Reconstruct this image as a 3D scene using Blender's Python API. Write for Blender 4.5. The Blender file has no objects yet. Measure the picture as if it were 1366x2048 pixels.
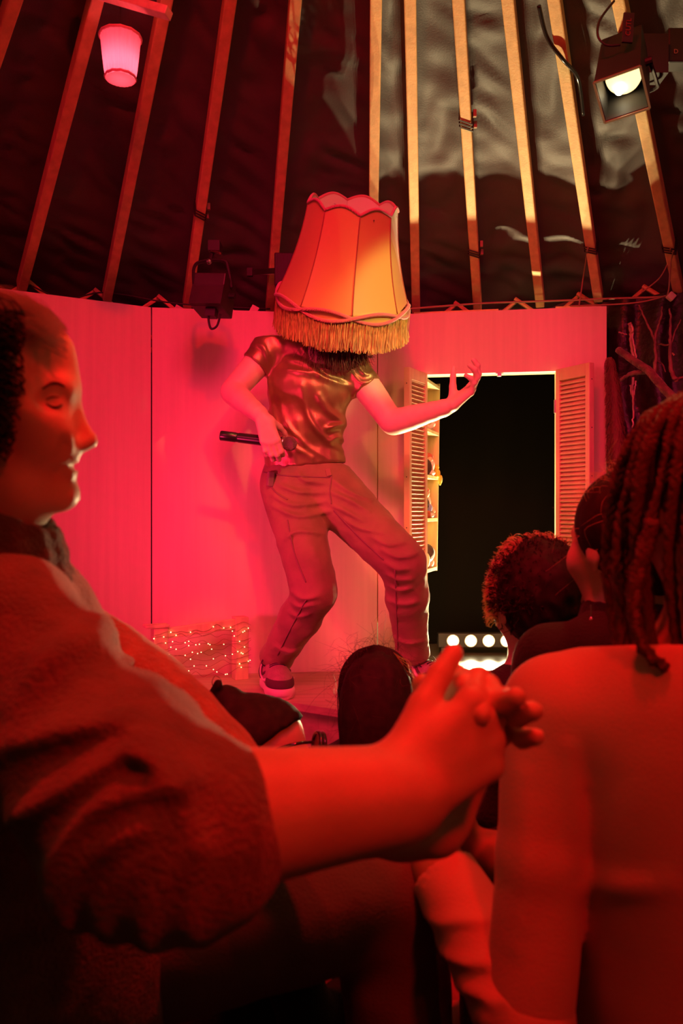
import bpy, bmesh, math, random
import numpy as np
from mathutils import Vector, Matrix, Euler

random.seed(7); rng = np.random.default_rng(11)
SC = bpy.context.scene
COL = SC.collection
FPX = 1600.0            # focal length in pixels of the 1366 x 2048 frame
CAMZ = 1.10

def at(px, py, Y):
    """world point that lies at depth Y on the line of sight of a picture point"""
    return Vector(((px - 683) / FPX * Y, Y, CAMZ + (1024 - py) / FPX * Y))

# ------------------------------------------------------------------ camera
cam = bpy.data.cameras.new('camera'); camo = bpy.data.objects.new('camera', cam); COL.objects.link(camo)
camo.location = (0, 0, CAMZ); camo.rotation_euler = (math.pi / 2, 0, 0)
cam.sensor_fit = 'VERTICAL'; cam.sensor_height = 36; cam.sensor_width = 24
cam.lens = 36 * FPX / 2048; cam.clip_start = 0.02
cam.dof.use_dof = True; cam.dof.focus_distance = 2.8; cam.dof.aperture_fstop = 5.0
SC.camera = camo
SC.view_settings.view_transform = 'Standard'; SC.view_settings.look = 'None'
SC.view_settings.gamma = 1; SC.view_settings.use_curve_mapping = False
SC.view_settings.exposure = 0.0

# ------------------------------------------------------------------ world (the tent is closed: only a trace of light)
W = bpy.data.worlds.new('world'); SC.world = W; W.use_nodes = True
W.node_tree.nodes['Background'].inputs[0].default_value = (1, .12, .06, 1)
W.node_tree.nodes['Background'].inputs[1].default_value = 0.004

# ------------------------------------------------------------------ stage lights and added fills
def spot(name, loc, target, energy, color, angle, blend, radius):
    l = bpy.data.lights.new(name, 'SPOT'); l.energy = energy; l.color = color
    l.spot_size = math.radians(angle); l.spot_blend = blend; l.shadow_soft_size = radius
    o = bpy.data.objects.new(name, l); COL.objects.link(o); o.location = loc
    o.rotation_euler = (Vector(target) - Vector(loc)).to_track_quat('-Z', 'Y').to_euler()
    return o
spot('pink_key_light', (.12, .40, 2.70), (-.02, 3.1, .95), 235, (1, .016, .115), 68, 1.0, .34)
spot('pink_left_fill', (-1.45, 1.15, 2.22), (.0, 3.1, .90), 50, (1, .016, .105), 85, 1.0, .22)  # added fill that evens out the pink on the panels
spot('pink_right_fill', (1.45, 1.10, 2.18), (.45, 3.1, 1.20), 55, (1, .020, .12), 58, 1.0, .22)  # added fill for the panels from the opposite side
spot('pink_low_fill', (-1.45, 1.75, .85), (.12, 3.15, 1.10), 120, (1, .018, .12), 55, 1.0, .15)  # unseen fill added to lift the wall behind the performer
spot('red_wash_light', (-.12, .62, 2.88), (0, 2.75, .9), 90, (1, .003, .004), 98, .8, .03)
spot('red_audience_light', (.15, .95, 2.75), (.02, .78, 0), 95, (1, .002, .008), 82, .8, .06)
spot('red_house_light', (.62, -.35, 2.15), (.45, .95, .8), 58, (1, .001, .002), 70, .8, .10)
spot('warm_side_light', (1.50, 1.35, 2.20), (.10, 2.72, 1.72), 105, (1, .84, .30), 15, .5, .03)
spot('amber_front_light', (.40, .3, 2.58), (.03, 2.72, 1.40), 52, (1, .42, .08), 22, .7, .05)
spot('warm_rail_light', (-.25, 1.9, 2.5), (-.48, 2.92, .60), 20, (1, .55, .12), 13, .5, .03)

# ------------------------------------------------------------------ materials
MATS = {}
def mat(name, color, rough=.6, metal=0, grain=None, bump=0, bscale=60, var=.0, vscale=8, emit=None, estr=0,
        sheen=0, trans=0, stretch=(1, 1, 1), spec=.5, wave=None, coat=0, color2=None):
    if name in MATS: return MATS[name]
    m = bpy.data.materials.new(name); m.use_nodes = True; MATS[name] = m
    nt = m.node_tree; b = nt.nodes['Principled BSDF']; N = nt.nodes.new; L = nt.links.new
    b.inputs['Base Color'].default_value = (*color, 1); b.inputs['Roughness'].default_value = rough
    b.inputs['Metallic'].default_value = metal; b.inputs['Specular IOR Level'].default_value = spec
    b.inputs['Sheen Weight'].default_value = sheen; b.inputs['Coat Weight'].default_value = coat
    if sheen: b.inputs['Sheen Roughness'].default_value = .4
    if emit: b.inputs['Emission Color'].default_value = (*emit, 1); b.inputs['Emission Strength'].default_value = estr
    tc = N('ShaderNodeTexCoord'); mp = N('ShaderNodeMapping'); mp.inputs['Scale'].default_value = stretch
    L(tc.outputs['Object'], mp.inputs[0])
    if var:
        nz = N('ShaderNodeTexNoise'); nz.inputs['Scale'].default_value = vscale; nz.inputs['Detail'].default_value = 6
        L(mp.outputs[0], nz.inputs['Vector'])
        rp = N('ShaderNodeValToRGB'); c2 = color2 or tuple(c * (1 - var) for c in color)
        rp.color_ramp.elements[0].position = .35; rp.color_ramp.elements[1].position = .65
        rp.color_ramp.elements[0].color = (*c2, 1); rp.color_ramp.elements[1].color = (*color, 1)
        L(nz.outputs['Fac'], rp.inputs[0]); L(rp.outputs[0], b.inputs['Base Color'])
    if bump or wave:
        bp = N('ShaderNodeBump'); bp.inputs['Strength'].default_value = bump or .4; bp.inputs['Distance'].default_value = .01
        if wave:
            wv = N('ShaderNodeTexWave'); wv.inputs['Scale'].default_value = wave[0]; wv.bands_direction = wave[1]
            wv.inputs['Distortion'].default_value = wave[2]; wv.inputs['Detail'].default_value = 2
            L(mp.outputs[0], wv.inputs['Vector']); L(wv.outputs['Fac'], bp.inputs['Height'])
        else:
            n2 = N('ShaderNodeTexNoise'); n2.inputs['Scale'].default_value = bscale; n2.inputs['Detail'].default_value = 4
            L(mp.outputs[0], n2.inputs['Vector']); L(n2.outputs['Fac'], bp.inputs['Height'])
        L(bp.outputs[0], b.inputs['Normal'])
    if trans:
        out = nt.nodes['Material Output']; tr = N('ShaderNodeBsdfTranslucent'); mx = N('ShaderNodeMixShader')
        tr.inputs[0].default_value = (*color, 1); mx.inputs[0].default_value = trans
        L(b.outputs[0], mx.inputs[1]); L(tr.outputs[0], mx.inputs[2]); L(mx.outputs[0], out.inputs[0])
    return m

M_PLY = mat('poplar_plywood', (.80, .66, .50), .55, var=.07, vscale=5, stretch=(9, 9, .35), bump=.04, bscale=40)
M_RAFTER = mat('spruce_rafter', (.84, .54, .22), .6, var=.2, vscale=6, stretch=(6, 6, .8), bump=.1, bscale=30)
M_CANVAS = mat('dark_canvas', (.100, .084, .080), .62, var=.3, vscale=3, bump=.12, bscale=220, sheen=.15)
M_FLOOR = mat('dark_floor', (.05, .035, .03), .7, var=.4, vscale=4)
M_BLACKBOARD = mat('black_backdrop', (.004, .003, .0015), .85, spec=.1, var=.3, vscale=2.5, stretch=(3, 3, .6))
M_DECK = mat('stage_plywood', (.56, .40, .26), .5, var=.25, vscale=4, stretch=(.8, 8, 8), bump=.05)
M_DECKDARK = mat('black_stage_floor', (.10, .085, .06), .32, var=.3, vscale=5)
M_SHUT = mat('pine_shutter', (.80, .58, .34), .5, var=.2, vscale=5, stretch=(4, 4, 1))
M_SHELF = mat('pine_shelf', (.80, .62, .30), .5, var=.2, vscale=6, stretch=(6, 6, 1))
M_BLACK = mat('black_metal', (.016, .013, .012), .6, var=.3, vscale=20)
M_STEEL = mat('steel', (.6, .58, .56), .3, metal=1)
M_CABLE = mat('cable_rubber', (.03, .022, .02), .5)
M_REDCORD = mat('ochre_cord', (.35, .2, .12), .7)
M_POST = mat('pine_post', (.82, .60, .34), .5, var=.25, vscale=7, stretch=(5, 5, 1), bump=.06)

# ------------------------------------------------------------------ object helpers
def tag(o, label=None, cat=None, group=None, kind=None):
    if label: o['label'] = label
    if cat: o['category'] = cat
    if group: o['group'] = group
    if kind: o['kind'] = kind
    return o
def empty(name, loc, label, cat, group=None):
    o = bpy.data.objects.new(name, None); COL.objects.link(o); o.location = loc; o.empty_display_size = .05
    return tag(o, label, cat, group)
def link(name, me, m, parent=None, smooth=False):
    """link a mesh given in world coordinates under its parent"""
    if smooth and len(me.polygons): me.polygons.foreach_set('use_smooth', np.ones(len(me.polygons), dtype=bool))
    if m: me.materials.append(m)
    o = bpy.data.objects.new(name, me); COL.objects.link(o)
    if parent is not None:
        o.parent = parent
        if parent.type == 'EMPTY': o.matrix_parent_inverse = Matrix.Translation(-parent.location)
    return o
def struct(name, me, m, smooth=False): return tag(link(name, me, m, None, smooth), kind='structure')

class MB:
    """collects boxes, bars, tubes and lathes in world coordinates into one mesh"""
    def __init__(s): s.v = []; s.f = []
    def add(s, vs, fs):
        n = len(s.v); s.v += [tuple(v) for v in vs]; s.f += [tuple(i + n for i in f) for f in fs]; return s
    def box(s, c, size, rot=None):
        hx, hy, hz = [q / 2 for q in size]; R = rot if rot is not None else Matrix.Identity(3); c = Vector(c)
        vs = [c + R @ Vector((x, y, z)) for x in (-hx, hx) for y in (-hy, hy) for z in (-hz, hz)]
        return s.add(vs, [(0, 1, 3, 2), (4, 6, 7, 5), (0, 4, 5, 1), (2, 3, 7, 6), (0, 2, 6, 4), (1, 5, 7, 3)])
    def bar(s, a, b, w, h, up=(0, 0, 1)):
        a, b = Vector(a), Vector(b); d = (b - a).normalized(); x = d.cross(Vector(up)).normalized(); y = x.cross(d)
        R = Matrix((x, d, y)).transposed()
        return s.box((a + b) / 2, (w, (b - a).length, h), R)
    def tube(s, pts, r, n=8, closed=False, cap=True):
        pts = [Vector(p) for p in pts]; rs = r if hasattr(r, '__len__') else [r] * len(pts)
        rings = []; up = Vector((.13, .21, .97)).normalized(); K = len(pts)
        for i, p in enumerate(pts):
            if closed: t = pts[(i + 1) % K] - pts[i - 1]
            else: t = pts[min(i + 1, K - 1)] - pts[max(i - 1, 0)]
            t.normalize()
            x = t.cross(up)
            if x.length < .05: x = t.cross(Vector((1, 0, 0)))
            x.normalize(); y = x.cross(t); up = -y if y.dot(up) < 0 else y
            x = t.cross(up).normalized(); y = x.cross(t)
            rings.append([p + (x * math.cos(2 * math.pi * k / n) + y * math.sin(2 * math.pi * k / n)) * rs[i] for k in range(n)])
        vs = [v for r_ in rings for v in r_]; fs = []
        for i in range(K if closed else K - 1):
            j = (i + 1) % K
            fs += [(i * n + k, i * n + (k + 1) % n, j * n + (k + 1) % n, j * n + k) for k in range(n)]
        if cap and not closed: fs += [tuple(range(n))[::-1], tuple((K - 1) * n + k for k in range(n))]
        return s.add(vs, fs)
    def lathe(s, prof, c=(0, 0, 0), n=24, M=None):
        vs = []; fs = []; c = Vector(c)
        for r, z in prof:
            for k in range(n):
                v = Vector((r * math.cos(2 * math.pi * k / n), r * math.sin(2 * math.pi * k / n), z))
                vs.append(c + (M @ v if M is not None else v))
        for i in range(len(prof) - 1):
            fs += [(i * n + k, i * n + (k + 1) % n, (i + 1) * n + (k + 1) % n, (i + 1) * n + k) for k in range(n)]
        return s.add(vs, fs)
    def ball(s, c, r, n=10, sq=(1, 1, 1)):
        prof = [(max(1e-5, math.sin(math.pi * i / n)) * r, -math.cos(math.pi * i / n) * r) for i in range(n + 1)]
        return s.lathe(prof, c, max(8, n), Matrix.Diagonal(Vector(sq)))
    def mesh(s, name='m'):
        me = bpy.data.meshes.new(name); me.from_pydata(s.v, [], s.f); me.update(); return me
    def build(s, name, m, parent=None, smooth=False, bevel=0):
        o = link(name, s.mesh(name), m, parent, smooth)
        if bevel:
            b = o.modifiers.new('b', 'BEVEL'); b.width = bevel; b.segments = 2; b.limit_method = 'ANGLE'
        return o
def spline(pts, n=8):
    P = [Vector(p) for p in pts]; out = []
    for i in range(len(P) - 1):
        p0, p1, p2, p3 = P[max(i - 1, 0)], P[i], P[i + 1], P[min(i + 2, len(P) - 1)]
        for k in range(n):
            t = k / n
            out.append(.5 * ((2 * p1) + (p2 - p0) * t + (2 * p0 - 5 * p1 + 4 * p2 - p3) * t * t + (3 * p1 - p0 - 3 * p2 + p3) * t ** 3))
    return out + [P[-1]]

# ------------------------------------------------------------------ the yurt: floor, canvas, rafters, lattice
YC = Vector((.06, 1.02, 0)); R_WALL = 2.30; Z_EAVE = 1.95; Z_APEX = 3.20
STAGE = .475
me = MB().lathe([(1e-4, 0), (2.6, 0), (2.6, -.05), (1e-4, -.05)], (YC.x, YC.y, 0), 64).mesh(); struct('floor', me, M_FLOOR)

def cone_z(r): return Z_APEX + (Z_EAVE - Z_APEX) * r / R_WALL
RAFT_PX = [-150, 45 , 215, 375, 540, 745, 832, 955, 1080, 1196, 1355]
def azim(px, py=600):
    k = (px - 683) / FPX; a = k * k + 1; b = -2 * (k * YC.x + YC.y); c = YC.x ** 2 + YC.y ** 2 - R_WALL ** 2
    Y = (-b + math.sqrt(b * b - 4 * a * c)) / (2 * a); return math.atan2(Y - YC.y, k * Y - YC.x)
AZ = [azim(p) for p in RAFT_PX]
full = sorted(AZ, reverse=True)
step = .118
a0 = full[0]; extra = []
while True:                                              # the rafters go on round the tent
    a0 += .142
    if a0 > full[-1] + 2 * math.pi - .1: break
    extra.append(a0)
ALLAZ = full + extra
# canvas roof with sag between rafters, creases and a skirt
def canvas_roof():
    nA, nR = 900, 150
    A = np.linspace(-math.pi, math.pi, nA, endpoint=False); T = np.linspace(0, 1, nR)
    az = np.sort(np.mod(np.array(ALLAZ) + math.pi, 2 * math.pi) - math.pi)
    aa, tt = np.meshgrid(A, T, indexing='ij')
    ext = np.concatenate([[az[-1] - 2 * math.pi], az, [az[0] + 2 * math.pi]])
    i = np.clip(np.searchsorted(ext, aa) - 1, 0, len(ext) - 2)
    f = (aa - ext[i]) / (ext[i + 1] - ext[i])
    sag = np.sin(math.pi * f)
    r = .22 + (R_WALL + .10 - .22) * tt
    # creases: ridged noise, mostly running across the span
    w = np.zeros_like(aa)
    for k in range(46):
        fa, fr = rng.uniform(6, 34), rng.uniform(4, 34)
        w += np.sin(aa * fa * r / 1.0 + rng.uniform(-1, 1) * 3 + r * fr * rng.choice([-1, 1]) + 2.2 * np.sin(aa * 9 + k)) * (9 / (fa + fr + 6))
    w /= np.abs(w).max()
    crease = (1 - np.abs(w) * 2.6) * .010 + np.sin(r * 46 + 4.5 * np.sin(aa * 23 + r * 5) + 3.5 * w) * .0036
    off = .046 + sag * .012 + crease * (.35 + sag)
    z = Z_APEX + (Z_EAVE - Z_APEX) * r / R_WALL
    nrm = np.array([-(Z_EAVE - Z_APEX) / R_WALL, 1.0]); nrm = nrm / np.linalg.norm(nrm)
    rr = r + nrm[0] * off; zz = z + nrm[1] * off
    V = np.stack([YC.x + rr * np.cos(aa), YC.y + rr * np.sin(aa), zz], -1).reshape(-1, 3)
    ia, ir = np.meshgrid(np.arange(nA), np.arange(nR - 1), indexing='ij'); ja = (ia + 1) % nA
    F = np.stack([ia * nR + ir, ia * nR + ir + 1, ja * nR + ir + 1, ja * nR + ir], -1).reshape(-1, 4)
    me = bpy.data.meshes.new('ceiling'); me.from_pydata(V.tolist(), [], F.tolist()); return me
ceiling = struct('ceiling', canvas_roof(), M_CANVAS, True)
MB_top = MB().lathe([(.30, Z_APEX - .09), (.30, Z_APEX - .02), (.22, Z_APEX - .02), (.22, Z_APEX - .09), (.30, Z_APEX - .09)], (YC.x, YC.y, 0), 40).build('crown_ring', M_RAFTER, ceiling)
MB().lathe([(.26, Z_APEX - .0), (.15, Z_APEX + .06), (1e-4, Z_APEX + .08)], (YC.x, YC.y, 0), 40).build('crown_cover', M_CANVAS, ceiling)
def rafter(a, w=.034, h=.05):
    d = Vector((math.cos(a), math.sin(a), 0))
    p0 = Vector((YC.x, YC.y, 0)) + d * (R_WALL + .02); p0.z = cone_z(R_WALL + .02)
    p1 = Vector((YC.x, YC.y, 0)) + d * .26; p1.z = cone_z(.26)
    m = MB().bar(p0, p1, w, h); o = m.build('rafter', M_RAFTER, ceiling, bevel=.004)
    return o, p0, p1
RAFT = [rafter(a) for a in ALLAZ]
VIS = {px: RAFT[full.index(azim(px))] for px in RAFT_PX}
def on_rafter(px, py):
    """point on the visible rafter that starts at px, at picture height py"""
    _, p0, p1 = VIS[px]; k = (1024 - py) / FPX
    t = (k * p0.y + CAMZ - p0.z) / ((p1.z - p0.z) - k * (p1.y - p0.y)); return p0.lerp(p1, t)
def tie(px, py, twist=.01, tail=True):
    o, p0, p1 = VIS[px]; c = on_rafter(px, py); d = (p1 - p0).normalized(); x = d.cross(Vector((0, 0, 1))).normalized(); y = x.cross(d)
    m = MB()
    for k in range(3):
        cc = c + d * (k - 1) * .012; s = [( -1, -1), (1, -1), (1, 1), (-1, 1)]
        m.tube([cc + x * a * .020 + y * b * .028 + d * a * twist for a, b in s], .0028, 6, closed=True)
    m.build('tie_cord', M_CABLE, o)
    if tail: MB().box(c - x * .028 + d * .02, (.010, .010, .022)).box(c - x * .028 - d * .02, (.010, .010, .02)).build('tie_toggle', M_REDCORD, o)
for px, py in ((375, 420), (955, 240), (955, 497), (1196, 490), (1355, 490)): tie(px, py, tail=px in (375, 955))

# canvas wall of the tent behind the panels, lattice in front of it
nA = 360; V = []; F = []
for i in range(nA):
    a = 2 * math.pi * i / nA
    for j, z in enumerate((0, .5, 1.0, 1.5, 1.8, 2.05)):
        r = R_WALL + .13 + .012 * math.sin(a * 47 + j) + .008 * math.sin(a * 19 + 2 * j)
        V.append((YC.x + r * math.cos(a), YC.y + r * math.sin(a), z))
for i in range(nA):
    k = (i + 1) % nA
    xm, ym = V[i * 6][0], V[i * 6][1]
    lo = 4 if (.22 < xm < 1.03 and ym > 2.5) else 0          # the doorway is cut out of the canvas
    F += [(i * 6 + j, k * 6 + j, k * 6 + j + 1, i * 6 + j + 1) for j in range(lo, 5)]
me = bpy.data.meshes.new('w'); me.from_pydata(V, [], F); wall_outer = struct('wall_outer', me, M_CANVAS, True)
def ring_pt(a, r, z): return Vector((YC.x + r * math.cos(a), YC.y + r * math.sin(a), z))
for k in range(19):
    a = .92 + k * .105
    for s, r in ((1, R_WALL + .035), (-1, R_WALL + .055)):
        a1 = a + s * .16
        pts = [ring_pt(a + (a1 - a) * t, r, 1.68 + .29 * t) for t in (0, .35, .7, 1)]
        MB().tube(pts, .0085, 6).build('lattice_stick', M_RAFTER, wall_outer)

# ------------------------------------------------------------------ plywood panels of the set wall
PZ = 1.88
PA0, PA1, PA2, PA3 = Vector((-1.80, 2.45, 0)), Vector((-.724, 3.05, 0)), Vector((.143, 3.17, 0)), Vector((1.004, 3.03, 0))
def slab(m, a, b, z0, z1, th=.018):
    d = (b - a).normalized(); n = Vector((-d.y, d.x, 0))     # away from the room
    vs = []
    for p in (a, b):
        for q in (p, p + n * th):
            for z in (z0, z1): vs.append(Vector((q.x, q.y, z)))
    return m.add(vs, [(0, 1, 3, 2), (4, 6, 7, 5), (0, 4, 5, 1), (2, 3, 7, 6), (1, 5, 7, 3), (0, 2, 6, 4)])
g = .0022
wall_back = struct('wall_back', slab(MB(), PA1.lerp(PA2, g), PA2.lerp(PA1, g), 0, PZ).mesh(), M_PLY)
slab(MB(), PA0, PA1.lerp(PA0, g), 0, PZ).build('panel', M_PLY, wall_back)
d3 = (PA3 - PA2).normalized(); L3 = (PA3 - PA2).length
T0, T1 = .2146, .787; DZ = 1.639
pd = MB(); q = lambda t: PA2.lerp(PA3, t)
slab(pd, q(g), q(T0), 0, PZ, .022); slab(pd, q(T1), q(1), 0, PZ, .022); slab(pd, q(T0), q(T1), DZ, PZ, .022); slab(pd, q(T0), q(T1), 0, STAGE - .03, .022)
pd.build('panel', M_PLY, wall_back)
slab(MB(), q(.03) + Vector((0, .027, 0)), q(.03) + Vector((-.07, .037, 0)), .66, PZ, .012).build('backing_strip', M_RAFTER, wall_back)  # unseen strip added to stop LED light leaking through the panel seam
# offcuts of board standing proud above the panels, behind them
for px, w in ((20, .05), (70, .05), (182, .05), (225, .03), (350, .05), (503, .055)):
    p = at(px, 596 if px < 100 else 612, 3.16); MB().box((p.x, p.y + .02, 1.885), (.03, .02, .07), Euler((0, .5, 0)).to_matrix()).build('board_end', M_PLY, wall_back)
for a, b in ((.17, .55), (.8, .97)):
    aa, bb = q(a) + Vector((0, .05, 0)), q(b) + Vector((0, .05, 0)); slab(MB(), aa, bb, 1.76, PZ + .018, .015).build('backing_strip', M_RAFTER, wall_back)

# ------------------------------------------------------------------ room behind the door: backdrop, platform
iw = MB(); slab(iw, Vector((.02, 4.04, 0)), Vector((1.22, 4.04, 0)), 0, 1.82); slab(iw, Vector((1.20, 4.04, 0)), Vector((1.0, 3.055, 0)), 0, 1.82, .012); slab(iw, Vector((.10, 3.19, 0)), Vector((.04, 4.04, 0)), 0, 1.82, .012)
iw.add([(.10, 3.240, 1.795), (1.0, 3.100, 1.795), (1.20, 4.05, 1.795), (.04, 4.05, 1.795), (.10, 3.240, 1.815), (1.0, 3.100, 1.815), (1.20, 4.05, 1.815), (.04, 4.05, 1.815)], [(0, 1, 2, 3), (4, 7, 6, 5), (0, 4, 5, 1)])
struct('wall_inner', iw.mesh(), M_BLACKBOARD)
dt = MB()                                                  # pale lining boards of the door opening
nd = Vector((-d3.y, d3.x, 0))
for z0_, z1_, t0_, t1_ in ((DZ, DZ + .02, T0, T1),): slab(dt, q(t0_) + nd * .022, q(t1_) + nd * .022, z0_, z1_, .045)
slab(dt, q(T1) + nd * .022, q(T1 + .02) + nd * .022, STAGE, DZ + .02, .03)
trim_1 = struct('trim_1', dt.mesh(), M_SHELF)

# ------------------------------------------------------------------ stage
st = empty('stage_platform', (.1, 2.9, 0), 'low plywood stage platform in front of the pink lit panels', 'stage')
DECK = [(-1.25, 2.74), (-.55, 2.775), (-.2, 2.645), (.03, 2.505), (.55, 2.50), (1.0, 2.72), (1.02, 3.02), (.143, 3.165), (-.724, 3.045), (-1.25, 2.75)]
def prism(poly, z0, z1):
    n = len(poly); m = MB()
    m.add([(x, y, z0) for x, y in poly] + [(x, y, z1) for x, y in poly],
          [tuple(range(n))[::-1], tuple(range(n, 2 * n))] + [(i, (i + 1) % n, n + (i + 1) % n, n + i) for i in range(n)])
    return m
prism(DECK[:-1], STAGE - .024, STAGE).build('deck_board', M_DECK, st)
fas = DECK[:6]
for a, b in zip(fas[:-1], fas[1:]):
    a, b = Vector((*a, 0)), Vector((*b, 0)); n = Vector((a.y - b.y, b.x - a.x, 0)).normalized() * .03
    slab(MB(), a + n, b + n, 0, STAGE - .026, .018).build('fascia_board', M_DECK, st)
bp = empty('back_platform', (.62, 3.45, 0), 'dark wooden platform behind the open doorway under the light bar', 'platform')
MB().box((.62, 3.61, .42), (1.02, .80, .04)).build('platform_top', M_DECKDARK, bp)
MB().bar(q(T0) + Vector((0, -.004, STAGE + .004)), q(T1) + Vector((0, -.004, STAGE + .004)), .03, .012).build('threshold', M_SHUT, bp)
for x in (.15, 1.08): MB().box((x, 3.61, .20), (.05, .7, .40)).build('leg', M_DECKDARK, bp)

# ------------------------------------------------------------------ louvred shutters
def shutter(hinge, free, label, flip):
    h, f = Vector((*hinge, 0)), Vector((*free, 0)); ax = (f - h).normalized(); n = Vector((0, 0, 1)).cross(ax).normalized()
    wdt = (f - h).length; z0, z1 = STAGE + .012, DZ + .002; th = .024; stl = .021
    root = empty('louvred_shutter', (h.x, h.y, z0), label, 'shutter', None)
    R = Matrix((ax, n, Vector((0, 0, 1)))).transposed()
    def bx(u0, u1, a, b): return MB().box(h + ax * (u0 + u1) / 2 + Vector((0, 0, (a + b) / 2)), (u1 - u0, th, b - a), R)
    bx(0, stl, z0, z1).build('stile', M_SHUT, root, bevel=.002)
    fs = bx(wdt - stl, wdt, z0, z1).build('stile', M_SHUT, root, bevel=.002)
    for z in (z1 - .06, z1 - .235, z1 - .41, z1 - .6, z1 - .9):
        c = h + ax * (wdt + .0002) + Vector((0, 0, z))
        MB().lathe([(1e-4, .0008), (.0022, .0008), (.0022, -.001)], c, 10, ax.to_track_quat('Z', 'Y').to_matrix()).build('dowel', M_CABLE, fs)
    bx(stl, wdt - stl, z1 - .045, z1).build('rail', M_SHUT, root, bevel=.002)
    bx(stl, wdt - stl, z0, z0 + .07).build('rail', M_SHUT, root, bevel=.002)
    pitch = .0163; z = z1 - .045 - pitch * .6
    tilt = R @ Matrix.Rotation(math.radians(38 * flip), 3, 'X')
    sm = MB().box((0, 0, 0), (wdt - 2 * stl + .004, .024, .0046), tilt).mesh('slat'); sm.materials.append(M_SHUT)
    while z > z0 + .078:
        o = bpy.data.objects.new('slat', sm); COL.objects.link(o); o.parent = root
        o.location = h + ax * wdt / 2 + Vector((0, 0, z)) - root.location; z -= pitch
    for z in (z1 - .14, z0 + .2):
        MB().tube([h + Vector((0, 0, z - .025)) - ax * .002 - n * .012 * flip, h + Vector((0, 0, z + .025)) - ax * .002 - n * .012 * flip], .0045, 8).build('hinge', M_STEEL, root)
    return root
shutter((.326, 3.128), (.243, 2.985), 'narrow louvred wooden shutter beside the toy shelf, light shining through its slats', 1)
shutter((.823, 3.045), (.905, 2.892), 'narrow louvred wooden shutter on the door side away from the toy shelf', 1)
cp = q(.545) + Vector((0, .012, DZ - .002))
tag(MB().box(cp, (.030, .016, .005)).box(cp - Vector((0, 0, .006)), (.016, .012, .010)).build('door_catch', M_STEEL, None, bevel=.001), 'small metal door catch under the lintel of the doorway', 'catch')

# ------------------------------------------------------------------ shelf with dolls behind the door
sh = empty('toy_shelf', (.37, 3.2, .80), 'tall narrow pine shelf with open compartments inside the doorway', 'shelf')
SN = Vector((.327, 3.168, 0)); SDIR = Vector((.33, .944, 0)).normalized(); SNRM = Vector((-SDIR.y, SDIR.x, 0))
def shelf_len(z): return .235 + (z - .85) * .07
SZ = (1.632, 1.432, 1.244, 1.068, .862)
for z in SZ:
    l = shelf_len(z) - .002; c = SN + SDIR * l / 2 + SNRM * .045 + Vector((0, 0, z))
    MB().box(c, (l, .09, .014), Matrix((SDIR, SNRM, Vector((0, 0, 1)))).transposed()).build('shelf_board', M_SHELF, sh, bevel=.001)
zt, zb = SZ[0] + .02, SZ[-1] - .01
a0_, a1_ = SN + SNRM * .092, SN + SNRM * .10
m = MB(); vs = []
for off in (.092, .100):
    for z in (zb, zt):
        vs += [SN + SNRM * off + Vector((0, 0, z)), SN + SNRM * off + SDIR * shelf_len(z) + Vector((0, 0, z))]
m.add(vs, [(0, 1, 3, 2), (4, 6, 7, 5), (0, 4, 5, 1), (2, 3, 7, 6), (1, 5, 7, 3), (0, 2, 6, 4)]); m.build('back_panel', M_SHELF, sh)
m = MB(); vs = []
for off in (.0, .094):
    for z in (zb, zt):
        vs += [SN + SNRM * off + SDIR * (shelf_len(z)) + Vector((0, 0, z)), SN + SNRM * off + SDIR * (shelf_len(z) + .006) + Vector((0, 0, z))]
m.add(vs, [(0, 1, 3, 2), (4, 6, 7, 5), (0, 4, 5, 1), (2, 3, 7, 6), (1, 5, 7, 3), (0, 2, 6, 4)]); m.build('side_panel', M_SHELF, sh)
def toy_at(u, z, v=.03): return SN + SDIR * u * 2.2 + SNRM * v + Vector((0, 0, z + .007))
TC = {k: mat('toy_' + k, c, .7, bump=.3, bscale=90, sheen=.3) for k, c in dict(white=(.85, .8, .7), dark=(.06, .025, .02), red=(.55, .10, .06), yellow=(.85, .62, .06), blue=(.35, .36, .75), green=(.35, .75, .45), skin=(.8, .5, .33), straw=(.75, .68, .40)).items()}
def toy(kind, label, u, z, parts, v=.03):
    b = toy_at(u, z, v); root = empty(kind, b, label, 'doll')
    for nm, c, off, r, sq in parts:
        MB().ball(b + SDIR * off[0] - SNRM * off[1] + Vector((0, 0, off[2])), r, 12, sq).build(nm, TC[c], root, True)
    return root
toy('soft_toy', 'pale crumpled soft toy on the upper shelf above the raised forearm', .085, SZ[1], [('body', 'white', (0, 0, .018), .026, (1, 1, .7)), ('ear', 'straw', (.02, .01, .04), .012, (1, .6, 1.3)), ('ear', 'straw', (-.02, .01, .038), .012, (1, .6, 1.3)), ('head', 'white', (.012, .015, .03), .016, (1, 1, 1))])
toy('dwarf_doll', 'round doll with dark brown body, white beard and red cap', .075, SZ[2], [('body', 'dark', (-.012, .0, .035), .034, (.8, .8, 1.05)), ('beard', 'white', (.016, .012, .045), .022, (.9, .9, 1.5)), ('cap', 'red', (.012, .0, .078), .022, (1.2, 1, .9)), ('foot', 'white', (.004, .02, .012), .018, (1, 1.2, .65)), ('face', 'skin', (.002, .014, .066), .014, (1, 1, 1))])
yt = toy('yellow_doll', 'small yellow cloth doll hanging over the shelf edge', .108, SZ[2], [('body', 'yellow', (0, .02, .012), .014, (1, 1, 1.5)), ('head', 'yellow', (.002, .016, .038), .012, (1, 1, 1)), ('leg', 'yellow', (-.006, .034, -.018), .007, (1, 1, 3)), ('leg', 'yellow', (.010, .034, -.012), .007, (1, 1, 2.6)), ('arm', 'yellow', (.013, .02, .014), .006, (1, 1, 2))], v=.02)
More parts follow.
